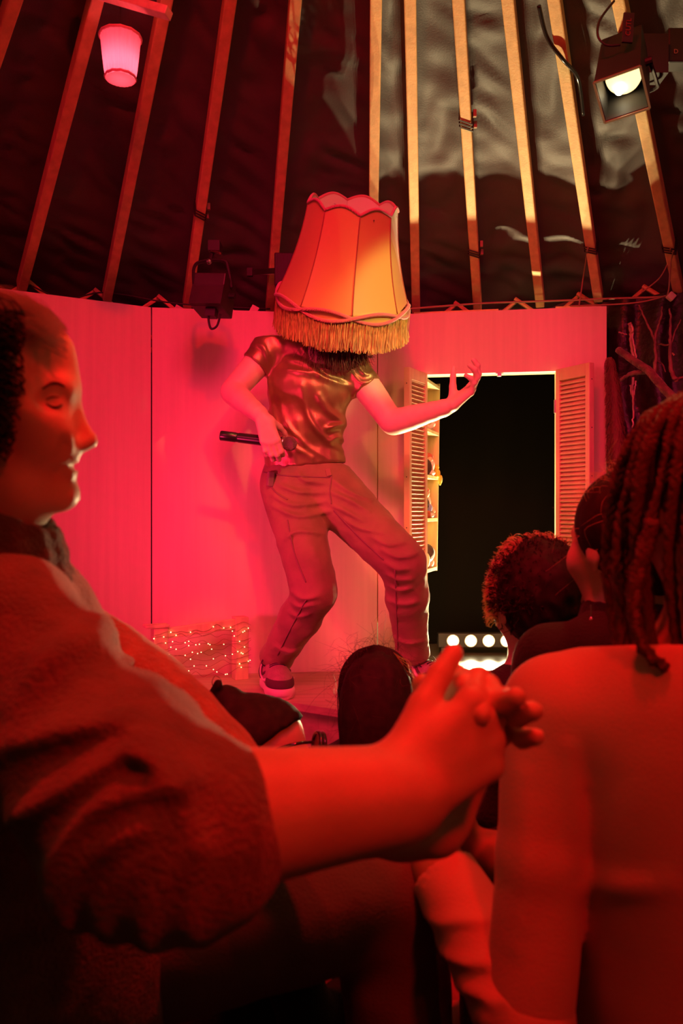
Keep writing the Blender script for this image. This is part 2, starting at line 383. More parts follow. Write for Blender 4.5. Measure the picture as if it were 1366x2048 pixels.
toy('clown_doll', 'rag doll with reddish brown hair, white sleeves and lavender apron', .065, SZ[3], [('head', 'skin', (-.004, 0, .10), .020, (1, 1, 1)), ('hair', 'red', (-.006, -.004, .113), .022, (1.1, 1, .7)), ('torso', 'dark', (-.008, 0, .06), .022, (.9, .9, 1.2)), ('sleeve', 'white', (.018, .008, .062), .014, (.9, .9, 2.2)), ('apron', 'blue', (.006, .016, .042), .015, (.9, .5, 1.2)), ('leg', 'red', (-.008, .016, .016), .011, (1, 1, 1.4)), ('shoe', 'white', (.014, .02, .009), .012, (1.2, 1, .7))])
toy('small_animal_toy', 'tiny pale animal figure sitting beside the rag doll', .100, SZ[3], [('body', 'white', (0, .01, .012), .013, (1.2, 1, .8)), ('head', 'straw', (.008, .016, .028), .009, (1, 1, 1)), ('ear', 'straw', (.012, .016, .038), .004, (1, 1, 1.6)), ('tail', 'white', (-.014, .01, .012), .005, (1.6, 1, 1))])
wd = toy('horse_doll', 'dark haired doll with green and white ribbons on the lowest shelf', .060, SZ[4], [('head', 'dark', (.006, 0, .060), .042, (1, .9, 1.0)), ('face', 'straw', (-.026, .014, .032), .022, (.7, .8, 1.5)), ('neck', 'white', (.036, .016, .020), .016, (1, 1, 1.3))])
m = MB()
for k in range(16):
    a = toy_at(.060 + .02 + k * .0022, SZ[4]) + Vector((0, -.03, .082 - k * .0014))
    m.tube(spline([a, a + SDIR * .028 + Vector((0, 0, -.012 - .001 * k)), a + SDIR * (.026 - k * .0005) + Vector((0, -.004, -.04)), a + SDIR * .016 + Vector((0, 0, -.066))], 5), .0016, 5)
m.build('mane', TC['straw'], wd)
m = MB()
for k in range(7):
    a = toy_at(.085, SZ[4]) + Vector((.002 * k, -.022, .03)); m.tube(spline([a, a + SDIR * (.012 + .003 * k) + Vector((0, -.004, .006)), a + SDIR * (.01 + .005 * k) + Vector((0, -.008, -.03 - .004 * (k % 3)))], 5), .0022, 5)
m.build('ribbon', TC['green'], wd)

# ------------------------------------------------------------------ LED light bar on the floor behind the door
lb = empty('light_bar', (.64, 3.72, .44), 'blinding bar of four white stage lights on the floor behind the doorway', 'stage light')
LZ = .506; LY = 3.69
MB().box((.637, LY + .03, LZ), (.38, .05, .065)).build('housing', M_BLACK, lb, bevel=.004)
for x in (.47, .80): MB().box((x, LY + .03, .457), (.02, .07, .034)).build('foot', M_BLACK, lb)
M_LED = mat('white_led', (1, 1, 1), emit=(1, .90, .55), estr=25)
for k in range(4):
    x = .514 + k * .0822
    ld = MB().lathe([(.024, .004), (.024, 0), (.019, -.004), (1e-4, -.007)], (x, LY + .002, LZ), 18, Matrix.Rotation(-math.pi / 2, 3, 'X').to_3x3()).build('lens', M_LED, lb, True)
    MB().lathe([(.029, .004), (.029, -.006), (.025, -.006), (.025, .004)], (x, LY + .002, LZ), 20, Matrix.Rotation(-math.pi / 2, 3, 'X').to_3x3()).build('lens_rim', M_STEEL, lb)
    sp = spot('led_beam', (x, LY - .012, LZ), (x + (k - 1.5) * .05 - .05, LY - .8, LZ + .60), 92, (1, .75, .38), 130, .8, .012)
    sp.parent = lb; sp.matrix_parent_inverse = Matrix.Translation(-lb.location)

# ------------------------------------------------------------------ little pine rail frame with fairy lights
fr = empty('wooden_rail_frame', (-.52, 2.95, STAGE), 'low pine post and rail frame standing at the stage side', 'railing')
PL, PR = Vector((-.652, 2.865, 0)), Vector((-.380, 3.00, 0)); fd = (PR - PL).normalized(); fn = Vector((fd.y, -fd.x, 0))
RF = Matrix((fd, -fn, Vector((0, 0, 1)))).transposed()
MB().box(PL + Vector((0, 0, (STAGE + .688) / 2)), (.050, .050, .688 - STAGE), RF).build('post', M_POST, fr, bevel=.002)
MB().box(PL + Vector((0, 0, .693)) - fd * .012, (.085, .06, .010), RF).build('post_cap', M_POST, fr, bevel=.002)
MB().box(PR + Vector((0, 0, (STAGE + .708) / 2)), (.050, .050, .708 - STAGE), RF).build('post', M_POST, fr, bevel=.002)
MB().bar(PL + fd * .024 + fn * .010 + Vector((0, 0, .666)), PR - fd * .024 + fn * .010 + Vector((0, 0, .684)), .024, .036).build('rail', M_POST, fr, bevel=.002)
fl = empty('fairy_lights', (-.52, 2.95, STAGE), 'fairy lights on thin wire wound round the pine rail frame', 'string lights')
M_BULB = mat('fairy_bulb', (1, .9, .7), emit=(1, .62, .25), estr=3.5); M_WIRE = mat('copper_wire', (.30, .12, .05), .4, metal=.6)
bm_bulb = MB().ball((0, 0, 0), .0021, 6).mesh('bulb'); bm_bulb.materials.append(M_BULB)
m = MB(); nb = 0
for k in range(11):
    z0_ = STAGE + .03 + k * .0165; pts = []
    for i in range(15):
        u = -.032 + (.304 + .064) * i / 14
        onp = u < .03 or u > .275
        pts.append(PL + fd * u + fn * (.029 if onp else .024) + Vector((0, 0, z0_ + rng.uniform(-.012, .012) + .012 * i / 14)))
    sp_ = spline(pts, 4); m.tube(sp_, .0006, 4)
    for i in range(6):
        p = sp_[int(rng.uniform(0, len(sp_) - 1))]
        o = bpy.data.objects.new('bulb', bm_bulb); COL.objects.link(o); o.parent = fl; o.location = p + fn * .003 - fl.location
m.build('wire', M_WIRE, fl)

# ------------------------------------------------------------------ stage lanterns
def words(txt, loc, size, R, m, parent):
    cu = bpy.data.curves.new('text', 'FONT'); cu.body = txt; cu.size = size; cu.align_x = 'CENTER'; cu.align_y = 'CENTER'; cu.extrude = .0003
    tmp = bpy.data.objects.new('text', cu); COL.objects.link(tmp); bpy.context.view_layer.update()
    me = bpy.data.meshes.new_from_object(tmp.evaluated_get(bpy.context.evaluated_depsgraph_get())); bpy.data.objects.remove(tmp)
    me.transform(Matrix.Translation(Vector(loc)) @ R.to_4x4()); me.materials.clear()
    return link('lettering', me, m, parent)
def lantern(name, label, front, aim, up, size, length, bulb=False):
    """box lantern whose square mouth centre is `front`, shining along aim"""
    aim = Vector(aim).normalized(); x = aim.cross(Vector(up)).normalized(); y = x.cross(aim); R = Matrix((x, y, aim)).transposed()
    root = empty(name, front, label, 'stage light'); s = size / 2; F = Vector(front)
    P = lambda u, v, w: F + x * u + y * v + aim * w
    m = MB(); t = .004                                       # square snout, open at the mouth
    for a, b in ((-1, -1), (1, -1), (1, 1), (-1, 1)):
        c, d = {(-1, -1): (1, -1), (1, -1): (1, 1), (1, 1): (-1, 1), (-1, 1): (-1, -1)}[(a, b)]
        vs = [P(a * s, b * s, 0), P(c * s, d * s, 0), P(c * s * .9, d * s * .9, -length), P(a * s * .9, b * s * .9, -length),
              P(a * (s - t), b * (s - t), 0), P(c * (s - t), d * (s - t), 0), P(c * (s * .9 - t), d * (s * .9 - t), -length + t), P(a * (s * .9 - t), b * (s * .9 - t), -length + t)]
        m.add(vs, [(0, 1, 2, 3), (4, 7, 6, 5), (0, 4, 5, 1)])
    m.add([P(a * s * .9, b * s * .9, -length) for a, b in ((-1, -1), (1, -1), (1, 1), (-1, 1))], [(0, 1, 2, 3)])
    m.build('housing', M_BLACK, root)
    m = MB()
    cs = [P(a * s, b * s, .002) for a, b in ((-1, -1), (1, -1), (1, 1), (-1, 1))]
    for i in range(4): m.bar(cs[i], cs[(i + 1) % 4], .005, .005, aim)
    m.build('mouth_frame', mat('worn_edge', (.30, .20, .12), .4, metal=.5), root)
    if bulb:
        ML = mat('halogen_lens', (1, .9, .7), emit=(1, .66, .27), estr=2.2); MH = mat('halogen_core', (1, 1, 1), emit=(1, .86, .55), estr=14)
        MB().lathe([(.8 * s, 0), (.76 * s, .008), (.55 * s, .016), (1e-4, .022)], P(0, 0, -length * .40), 32, R).build('lens', ML, root, True)
        MB().ball(P(-.25 * s, .35 * s, -length * .40 + .024), .011, 10).build('filament', MH, root, True)
        MB().lathe([(.8 * s, 0), (.85 * s, -.01), (.5 * s, -length * .5), (1e-4, -length * .55)], P(0, 0, -length * .40), 24, R).build('reflector', M_STEEL, root, True)
    m = MB(); b_ = spline([P(s * 1.12, 0, -length * .55), P(s * 1.15, s * 1.3, -length * .7), P(s * .9, s * 2.0, -length * .85), P(-s * .9, s * 2.0, -length * .85), P(-s * 1.15, s * 1.3, -length * .7), P(-s * 1.12, 0, -length * .55)], 5)
    m.tube(b_, .005, 6); m.build('yoke', M_BLACK, root)
    for e in (1, -1): MB().tube([P(e * s * .9, 0, -length * .55), P(e * s * 1.25, 0, -length * .55)], .010, 10).build('tilt_knob', M_BLACK, root)
    return root, P
# lit lantern on the rightmost rafter
LF = at(1244, 190, 1.95)
lr, LP = lantern('par_lantern', 'black box lantern with glowing bulb hung below the rafter end of the roof', LF, (-.22, -.50, -.78), (.25, .45, .2), .108, .21, True)
for a, b, c in ((.02, .066, -.19), (-.01, .072, -.15)):
    MB().tube([LP(a - .03, b - .012, c), LP(a + .03, b - .012, c)], .004, 6).build('cooling_rib', M_BLACK, lr)
bp0 = at(1256, 56, 1.93)
MB().box(bp0, (.026, .006, .072), Euler((0, math.radians(4), 0)).to_matrix()).build('bracket_plate', M_BLACK, lr, bevel=.001)
words('CUTL', bp0 + Vector((0, -.0042, 0)), .017, Matrix.Rotation(math.radians(4), 3, 'Y') @ Matrix.Rotation(math.pi / 2, 3, 'X') @ Matrix.Rotation(math.pi / 2, 3, 'Z'), mat('red_marker', (.22, .012, .01), .5), lr)
R10 = on_rafter(1355, 60)
MB().box(R10 - Vector((.0, .01, .05)), (.055, .05, .05)).build('clamp', M_BLACK, lr)
MB().tube([R10 - Vector((0, .02, .05)), LP(0, .11, -.18)], .010, 8).build('hanger', M_BLACK, lr)
MB().box(LP(.05, .05, -.22), (.07, .06, .10)).build('back_box', M_BLACK, lr)
lt = bpy.data.lights.new('halogen_beam', 'SPOT')
hb = spot('halogen_beam', LP(0, 0, -.02), LP(0, 0, -.02) + Vector((-.75, -.78, -.80)), 4, (1, .62, .22), 70, .6, .02); hb.parent = lr; hb.matrix_parent_inverse = Matrix.Translation(-lr.location)
tag(MB().tube(spline([at(1228, 2, 2.0), at(1200, 40, 1.97), at(1196, 72, 1.95), at(1212, 90, 1.95), at(1240, 90, 1.95)], 8), .0032, 6).build('lantern_cable', M_CABLE, None, True), 'thin black cable looping beside the glowing lantern', 'cable')
sb = empty('switch_box', at(1352, 100, 2.1), 'small black box with pale print beside the glowing lantern', 'box')
MB().box(at(1352, 100, 2.1), (.06, .05, .09)).build('case', M_BLACK, sb, bevel=.004); words('D', at(1352, 103, 2.073), .016, Matrix.Rotation(math.pi / 2, 3, 'X'), mat('pale_print', (.4, .32, .2), .6), sb)

# unlit lantern seen from behind, on the third rafter
KY = 2.72
kc = at(427, 592, KY)
lk = empty('wash_lantern', kc, 'unlit black box lantern seen from behind, hung from a rafter over the panels', 'stage light')
RK = Euler((math.radians(-10), math.radians(4), math.radians(-12))).to_matrix()
def kp(u, v, w): return kc + RK @ Vector((u, v, w))
MK = mat('scuffed_black', (.036, .024, .02), .5, var=.4, vscale=14)
MB().box(kp(0, 0, 0), (.112, .11, .118), RK).build('housing', MK, lk, bevel=.004)
MB().box(kp(0, -.056, .012), (.092, .004, .004), RK).build('vent_slot', M_CABLE, lk)
MB().add([kp(-.056, -.057, .015), kp(.056, -.057, .015), kp(.056, -.066, -.055), kp(-.056, -.066, -.055), kp(-.056, -.05, .02), kp(.056, -.05, .02), kp(.056, -.05, -.058), kp(-.056, -.05, -.058)],
         [(0, 1, 2, 3), (0, 4, 5, 1), (1, 5, 6, 2), (0, 3, 7, 4), (3, 2, 6, 7)]).build('hood_flap', MK, lk)
MB().tube(spline([kp(-.062, 0, -.04), kp(-.075, 0, .03), kp(-.085, 0, .10), kp(-.06, 0, .125), kp(.02, 0, .128), kp(.04, 0, .10), kp(.062, 0, .03)], 6), .006, 6).build('yoke', M_BLACK, lk)
MB().tube([kp(-.03, .0, .13), kp(-.03, .02, .19)], .008, 8).box(kp(-.03, .03, .19), (.04, .07, .035)).build('clamp', M_BLACK, lk)
MB().tube([kp(-.03, .0, .165), kp(.012, -.02, .145)], .004, 6).ball(kp(-.02, -.03, .11), .010, 8).build('wing_bolt', M_STEEL, lk)
for u in (-.062, .062): MB().tube([kp(u * .9, 0, 0), kp(u * 1.25, 0, 0)], .010, 10).build('tilt_knob', M_BLACK, lk)
MB().box(kp(.01, -.02, -.07), (.035, .03, .03), RK).tube(spline([kp(.0, -.02, -.075), kp(.004, -.02, -.10), kp(.016, -.02, -.125), kp(.035, -.02, -.115), kp(.038, -.01, -.07)], 6), .0042, 6).build('plug_cable', M_CABLE, lk)
# the box hidden behind the lampshade
kb = at(575, 545, 2.95)
l2 = empty('wall_speaker', kb, 'small ribbed black speaker box clamped to the rafter behind the lampshade', 'speaker')
MB().box(kb, (.09, .09, .12)).build('cabinet', M_BLACK, l2, bevel=.004)
for k in range(7): MB().box(kb + Vector((-.036 + k * .012, -.047, 0)), (.004, .004, .11)).build('grille_bar', M_BLACK, l2)
ca = on_rafter(540, 545)
MB().bar(ca + Vector((-.075, -.035, -.01)), kb + Vector((-.04, -.02, 0)), .012, .02).tube([ca + Vector((-.03, -.04, -.015)), ca + Vector((.03, -.04, -.015))], .006, 8).build('clamp', M_STEEL, l2)
MB().box(ca + Vector((-.085, -.035, -.01)), (.022, .02, .03)).build('clamp_end', M_BLACK, l2)

# ------------------------------------------------------------------ pendant shade on its batten
pb = tag(MB().bar(at(150, -28, 2.12), at(338, 27, 2.06), .035, .022).build('roof_batten', mat('pale_batten', (.85, .68, .5), .5, var=.2, vscale=6, stretch=(6, 1, 6)), None, bevel=.002), 'pale wooden batten under the roof from which the small shade hangs', 'batten')
pp = at(241, 115, 2.11)
pn = empty('pendant_shade', pp, 'small pleated pink lampshade hanging upside down from the batten', 'lamp')
M_PEND = mat('pleated_fabric', (.92, .80, .78), .7, trans=.45, sheen=.3)
V = []; F = []; n = 96; rows = [(.052, .056), (.050, .040), (.046, .0), (.042, -.035), (.0375, -.058)]
for r, z in rows:
    for k in range(n):
        rr = r * (1 + .018 * (1 if k % 4 < 2 else -1)); a = 2 * math.pi * k / n; V.append(pp + Vector((rr * math.cos(a), rr * math.sin(a), z)))
for i in range(len(rows) - 1): F += [(i * n + k, i * n + (k + 1) % n, (i + 1) * n + (k + 1) % n, (i + 1) * n + k) for k in range(n)]
MB().add(V, F).build('shade', M_PEND, pn)
for r, z in ((.0535, .052), (.039, -.054)):
    MB().tube([pp + Vector((r * math.cos(k * .2618), r * math.sin(k * .2618), z + .0015 * (k % 2))) for k in range(24)], .0035, 6, closed=True).build('trim', mat('pink_trim', (.85, .45, .45), .7), pn)
MB().lathe([(.0375, -.058), (1e-4, -.060)], pp, 32).build('cover', mat('pink_cover', (.75, .5, .45), .7, trans=.3), pn)
MB().tube([pp + Vector((0, 0, .05)), at(241, 0, 2.11)], .0012, 5).build('cord', M_CABLE, pn)
MB().ball(pp + Vector((0, 0, .004)), .012, 10).tube([pp + Vector((0, 0, .012)), pp + Vector((0, 0, .05))], .006, 8).build('bulb', mat('pink_fill_bulb', (1, .6, .6), emit=(1, .10, .2), estr=2), pn, True)  # added glowing bulb that brightens the shade from inside
pl_ = bpy.data.lights.new('pendant_fill', 'POINT'); pl_.energy = .55; pl_.color = (1, .08, .13); pl_.shadow_soft_size = .015  # added point light, makes the pendant shade look brighter
po_ = bpy.data.objects.new('pendant_fill', pl_); COL.objects.link(po_); po_.parent = pn; po_.location = (0, 0, -.02)
MB().tube([pp + Vector((-.05, 0, .052)), pp + Vector((.05, 0, .052))], .0015, 5).tube([pp + Vector((0, -.05, .052)), pp + Vector((0, .05, .052))], .0015, 5).build('spider', M_STEEL, pn)

# ------------------------------------------------------------------ cables along the eaves
def cable(label, pts, r=.0035, m=None): tag(MB().tube(spline(pts, 8), r, 6).build('cable', m or M_CABLE, None, True), label, 'cable')
cable('reddish cable running level above the door panel to a junction block', [at(815, 618, 3.16), at(960, 607, 3.16), at(1100, 602, 3.12), at(1225, 597, 3.05), at(1320, 594, 2.95), at(1342, 590, 2.92)], .004, M_REDCORD)
cable('thin cord sagging from the door panel corner to the junction block', [at(1140, 612, 3.08), at(1225, 609, 3.02), at(1275, 605, 2.98), at(1310, 598, 2.95), at(1332, 591, 2.92)], .003, M_REDCORD)
cable('thin cord dropping from a rafter tie to the door panel', [on_rafter(1196, 490) + Vector((-.02, -.03, -.02)), at(1168, 545, 3.05), at(1162, 585, 3.07), at(1158, 612, 3.08)], .0028, M_REDCORD)
cable('looped cord hanging from the outermost rafter tie', [on_rafter(1355, 492) + Vector((-.01, -.03, -.02)), at(1338, 520, 2.88), at(1320, 555, 2.9), at(1290, 580, 2.95), at(1284, 584, 2.97)], .0028, M_REDCORD)
cable('short cord from the outermost rafter tie to the junction block', [on_rafter(1355, 495) + Vector((.0, -.03, -.02)), at(1341, 530, 2.88), at(1338, 575, 2.9), at(1334, 592, 2.92)], .0028, M_REDCORD)
cable('thin dark cable hanging across the eaves over the plain panels', [at(60, 570, 2.98), at(130, 598, 3.02), at(210, 585, 3.1), at(330, 604, 3.12), at(420, 612, 3.14), at(540, 618, 3.2)], .003)
cable('shiny black cable running down beside the last but one rafter', [on_rafter(1196, 4) + Vector((-.045, -.0, -.01)), on_rafter(1196, 60) + Vector((-.035, -.0, -.02)), on_rafter(1196, 95) + Vector((.0, -.01, -.04)), on_rafter(1196, 150) + Vector((.035, 0, -.01)), on_rafter(1196, 230) + Vector((.035, .0, .0))], .006, mat('glossy_cable', (.02, .02, .02), .15))
jb = at(1342, 593, 2.91)
tag(MB().box(jb, (.026, .022, .026), Euler((0, .7, 0)).to_matrix()).build('junction_block', M_PLY, None, bevel=.003), 'small square junction block beside the rightmost rafter foot', 'block')

# ------------------------------------------------------------------ dark thicket beside the set: branches, fur, backcloth
M_BARK = mat('branch_bark', (.30, .14, .09), .5, var=.5, vscale=30, bump=.4, bscale=80)
M_BIRCH = mat('wet_birch', (.60, .40, .28), .22, var=.6, vscale=40, stretch=(1, 1, .3), coat=.5)
M_FUR = mat('brown_fur', (.20, .075, .035), .7, sheen=.3)
bk = MB(); 
V = []; F = []; nu, nv = 46, 70
for i in range(nu):
    for j in range(nv):
        u = i / (nu - 1); v = j / (nv - 1); x = 1.02 + .75 * u; y = 3.12 - .42 * u + .02 * math.sin(u * 40 + 2 * math.sin(v * 9)) + .012 * math.sin(v * 31 + u * 17)
        V.append((x, y, .02 + 1.9 * v))
for i in range(nu - 1): F += [(i * nv + j, (i + 1) * nv + j, (i + 1) * nv + j + 1, i * nv + j + 1) for j in range(nv - 1)]
tag(MB().add(V, F).build('backcloth', mat('glossy_dark_cloth', (.030, .016, .012), .35, var=.5, vscale=18, bump=.5, bscale=35), None, True), 'dark shiny crumpled cloth hanging beside the edge of the door panel', 'curtain')
def branch(label, chains, m=M_BARK, name='branch'):
    root = empty(name, Vector(chains[0][0][0]), label, 'branch')
    for i, (pts, r0, r1) in enumerate(chains):
        P = spline(pts, 6); n = len(P); MB().tube([p + Vector(rng.normal(0, .0009, 3)) for p in P], [r0 + (r1 - r0) * k / (n - 1) for k in range(n)], 7).build('stem' if i == 0 else 'twig', m, root, True)
    return root
Yb = 2.86
branch('forked thin branch standing between the birch twig and the taller branch', [([at(1309, 745, Yb), at(1312, 715, Yb), at(1310, 690, Yb), at(1314, 660, Yb), at(1322, 635, Yb), at(1324, 612, Yb)], .007, .003), ([at(1312, 690, Yb), at(1303, 665, Yb), at(1290, 638, Yb), at(1278, 610, Yb)], .005, .0025), ([at(1313, 720, Yb), at(1324, 728, Yb), at(1332, 744, Yb)], .004, .002)])
branch('tall thin branch curving up from the thick diagonal bough', [([at(1352, 760, Yb - .06), at(1344, 745, Yb - .06), at(1341, 715, Yb - .06), at(1340, 680, Yb - .06), at(1341, 640, Yb - .06), at(1339, 618, Yb - .06)], .009, .003), ([at(1342, 690, Yb - .06), at(1350, 665, Yb - .06), at(1362, 640, Yb - .06)], .004, .002), ([at(1340, 690, Yb - .06), at(1328, 690, Yb - .04), at(1316, 688, Yb)], .004, .003), ([at(1352, 762, Yb - .06), at(1358, 757, Yb - .06), at(1378, 750, Yb - .06)], .006, .004)])
branch('pale wet birch twigs hanging upright near the panel edge', [([at(1259, 645, 2.92), at(1262, 665, 2.92), at(1263, 690, 2.92), at(1268, 720, 2.92)], .008, .005), ([at(1262, 650, 2.91), at(1266, 662, 2.91), at(1265, 675, 2.91), at(1270, 700, 2.91), at(1273, 722, 2.91)], .005, .003), ([at(1238, 664, 2.92), at(1246, 667, 2.92), at(1254, 669, 2.92)], .003, .002)], M_BIRCH)
branch('lower pale birch twig under the thick bough', [([at(1266, 755, 2.88), at(1265, 775, 2.88), at(1266, 795, 2.88), at(1267, 830, 2.88), at(1265, 855, 2.88)], .005, .003), ([at(1272, 762, 2.88), at(1269, 780, 2.88), at(1267, 795, 2.88)], .004, .003), ([at(1262, 770, 2.88), at(1263, 790, 2.88)], .006, .003)], M_BIRCH)
bg = branch('thick furry diagonal bough sloping down towards the braids', [([at(1236, 700, 2.78), at(1268, 722, 2.72), at(1300, 745, 2.66), at(1335, 785, 2.6), at(1400, 840, 2.5)], .012, .016), ([at(1295, 742, 2.68), at(1262, 748, 2.72), at(1240, 760, 2.75)], .010, .005)], mat('mossy_bark', (.20, .09, .06), .8, var=.6, vscale=30, bump=.8, bscale=60, sheen=.3))
branch('small bent twig low beside the braids', [([at(1306, 870, 2.7), at(1308, 840, 2.7), at(1312, 822, 2.7)], .006, .003), ([at(1295, 845, 2.7), at(1301, 848, 2.7), at(1309, 851, 2.7)], .003, .002)], M_BIRCH)
# fur pelt
def strands(lines, r, n=3, taper=True):
    m = MB()
    for P in lines:
        k = len(P); m.tube(P, [r * (1 - .75 * i / (k - 1)) if taper else r for i in range(k)], n, cap=False)
    return m
fp = empty('fur_pelt', at(1228, 960, 2.95), 'brown fur pelt hanging down along the edge of the door panel', 'fur')
prof = [(1214, 1224, 715), (1214, 1236, 760), (1214, 1242, 800), (1215, 1246, 850), (1215, 1250, 900), (1216, 1256, 960), (1216, 1258, 1060)]
m = MB(); V = []
for i, (a, b, y) in enumerate(prof):
    c = at((a + b) / 2, y, 2.96); w = (b - a) / 2 / FPX * 2.96
    V.append((c, w))
P = spline([v[0] for v in V], 5); Wd = np.interp(np.linspace(0, 1, len(P)), np.linspace(0, 1, len(V)), [v[1] for v in V])
m.tube(P, list(Wd * .85), 12).build('hide', M_FUR, fp, True)
ln = []
for k in range(2600):
    i = rng.integers(0, len(P) - 1); a = rng.uniform(0, 2 * math.pi); w = Wd[i] * .82
    o_ = Vector((math.cos(a), math.sin(a), 0)); s = P[i].lerp(P[i + 1], rng.uniform()) + o_ * w
    e = s + o_ * rng.uniform(.006, .014) + Vector((0, 0, -rng.uniform(.012, .03))); ln.append([s, s.lerp(e, .5) + o_ * .004, e])
tag(strands(ln, .0011).build('fur_hair', M_FUR, fp), kind='stuff')

# ------------------------------------------------------------------ soft bodies: blended distance fields turned into meshes
def smin(a, b, k):
    h = np.clip(.5 + .5 * (b - a) / k, 0, 1); return b + (a - b) * h - k * h * (1 - h)
def smax(a, b, k): return -smin(-a, -b, k)
class Field:
    def __init__(s, k=.02): s.p = []; s.k = k; s.post = []
    def cap(s, a, b, ra, rb=None, k=None, flat=None, sub=False, ends=0):
        """tapered limb a->b; flat=(axis, factor) squeezes it; ends=1 cuts it square at b"""
        s.p.append(('cap', np.array(a, float), np.array(b, float), ra, ra if rb is None else rb, s.k if k is None else k, flat, sub, ends)); return s
    def chain(s, pts, rs, k=None, n=4, flat=None, sub=False):
        P = spline(pts, n); R = np.interp(np.linspace(0, 1, len(P)), np.linspace(0, 1, len(rs)), rs)
        for i in range(len(P) - 1): s.cap(P[i], P[i + 1], R[i], R[i + 1], k, flat, sub)
        return s
    def ell(s, c, r, rot=None, k=None, sub=False):
        R = np.array(rot if rot is not None else np.eye(3), float)
        s.p.append(('ell', np.array(c, float), np.array(r, float), R, None, s.k if k is None else k, None, sub, 0)); return s
    def clip(s, n, p, keep_below=True):
        """cut away everything on the side n points to"""
        n = np.array(n, float); n /= np.linalg.norm(n); s.p.append(('clip', n, np.array(p, float), None, None, .004, None, True, 0)); return s
    def disp(s, fn): s.post.append(fn); return s
    def bounds(s):
        lo, hi = [], []
        for p in s.p:
            if p[7]: continue
            if p[0] == 'cap':
                r = max(p[3], p[4]); lo.append(np.minimum(p[1], p[2]) - r); hi.append(np.maximum(p[1], p[2]) + r)
            else:
                r = max(p[2]); lo.append(p[1] - r); hi.append(p[1] + r)
        return np.min(lo, 0), np.max(hi, 0)
    def mesh(s, h, pad=.02):
        lo, hi = s.bounds(); lo = lo - pad - 2 * h; hi = hi + pad + 2 * h
        n = np.ceil((hi - lo) / h).astype(int) + 1
        D = np.full(n, 9., np.float32); X = [lo[i] + h * np.arange(n[i]) for i in range(3)]
        for kind, a, b, c, d, k, flat, sub, ends in s.p:
            mg = k + 3 * h + .004
            if kind == 'cap': r = max(c, d); l0, h0 = np.minimum(a, b) - r - mg, np.maximum(a, b) + r + mg
            elif kind == 'ell': r = max(b); l0, h0 = a - r - mg, a + r + mg
            else: l0, h0 = lo, hi
            i0 = np.clip(np.floor((l0 - lo) / h).astype(int), 0, n); i1 = np.clip(np.ceil((h0 - lo) / h).astype(int) + 1, 0, n)
            if (i1 <= i0).any(): continue
            sl = tuple(slice(i0[i], i1[i]) for i in range(3))
            x = X[0][sl[0]][:, None, None]; y = X[1][sl[1]][None, :, None]; z = X[2][sl[2]][None, None, :]
            if kind == 'cap':
                ab = b - a; L = np.linalg.norm(ab) + 1e-9; u = ab / L
                px, py, pz = x - a[0], y - a[1], z - a[2]
                pr = px * u[0] + py * u[1] + pz * u[2]; t = np.clip(pr / L, 0, 1)
                qx, qy, qz = px - ab[0] * t, py - ab[1] * t, pz - ab[2] * t
                if flat is not None:
                    fx, ff = np.array(flat[0], float), flat[1]; fx = fx / np.linalg.norm(fx)
                    w = qx * fx[0] + qy * fx[1] + qz * fx[2]; w2 = w * (1 / ff - 1)
                    qx, qy, qz = qx + w2 * fx[0], qy + w2 * fx[1], qz + w2 * fx[2]
                v = np.sqrt(qx * qx + qy * qy + qz * qz) - (c + (d - c) * t)
                if ends: v = np.maximum(v, pr - L)
            elif kind == 'ell':
                px, py, pz = x - a[0], y - a[1], z - a[2]
                lx = (px * c[0, 0] + py * c[1, 0] + pz * c[2, 0]) / b[0]; ly = (px * c[0, 1] + py * c[1, 1] + pz * c[2, 1]) / b[1]; lz = (px * c[0, 2] + py * c[1, 2] + pz * c[2, 2]) / b[2]
                k0 = np.sqrt(lx * lx + ly * ly + lz * lz); k1 = np.sqrt((lx / b[0]) ** 2 + (ly / b[1]) ** 2 + (lz / b[2]) ** 2) + 1e-9
                v = k0 * (k0 - 1) / k1
            else:
                v = -((x - b[0]) * a[0] + (y - b[1]) * a[1] + (z - b[2]) * a[2])
            D[sl] = smax(D[sl], -v, k) if sub else smin(D[sl], v, k)
        if s.post:
            idx = np.nonzero(np.abs(D) < .04); P = np.stack([X[i][idx[i]] for i in range(3)], -1)
            w = np.zeros(len(P))
            for f in s.post: w += f(P)
            D[idx] -= w.astype(np.float32)
        return nets(D, lo, h)
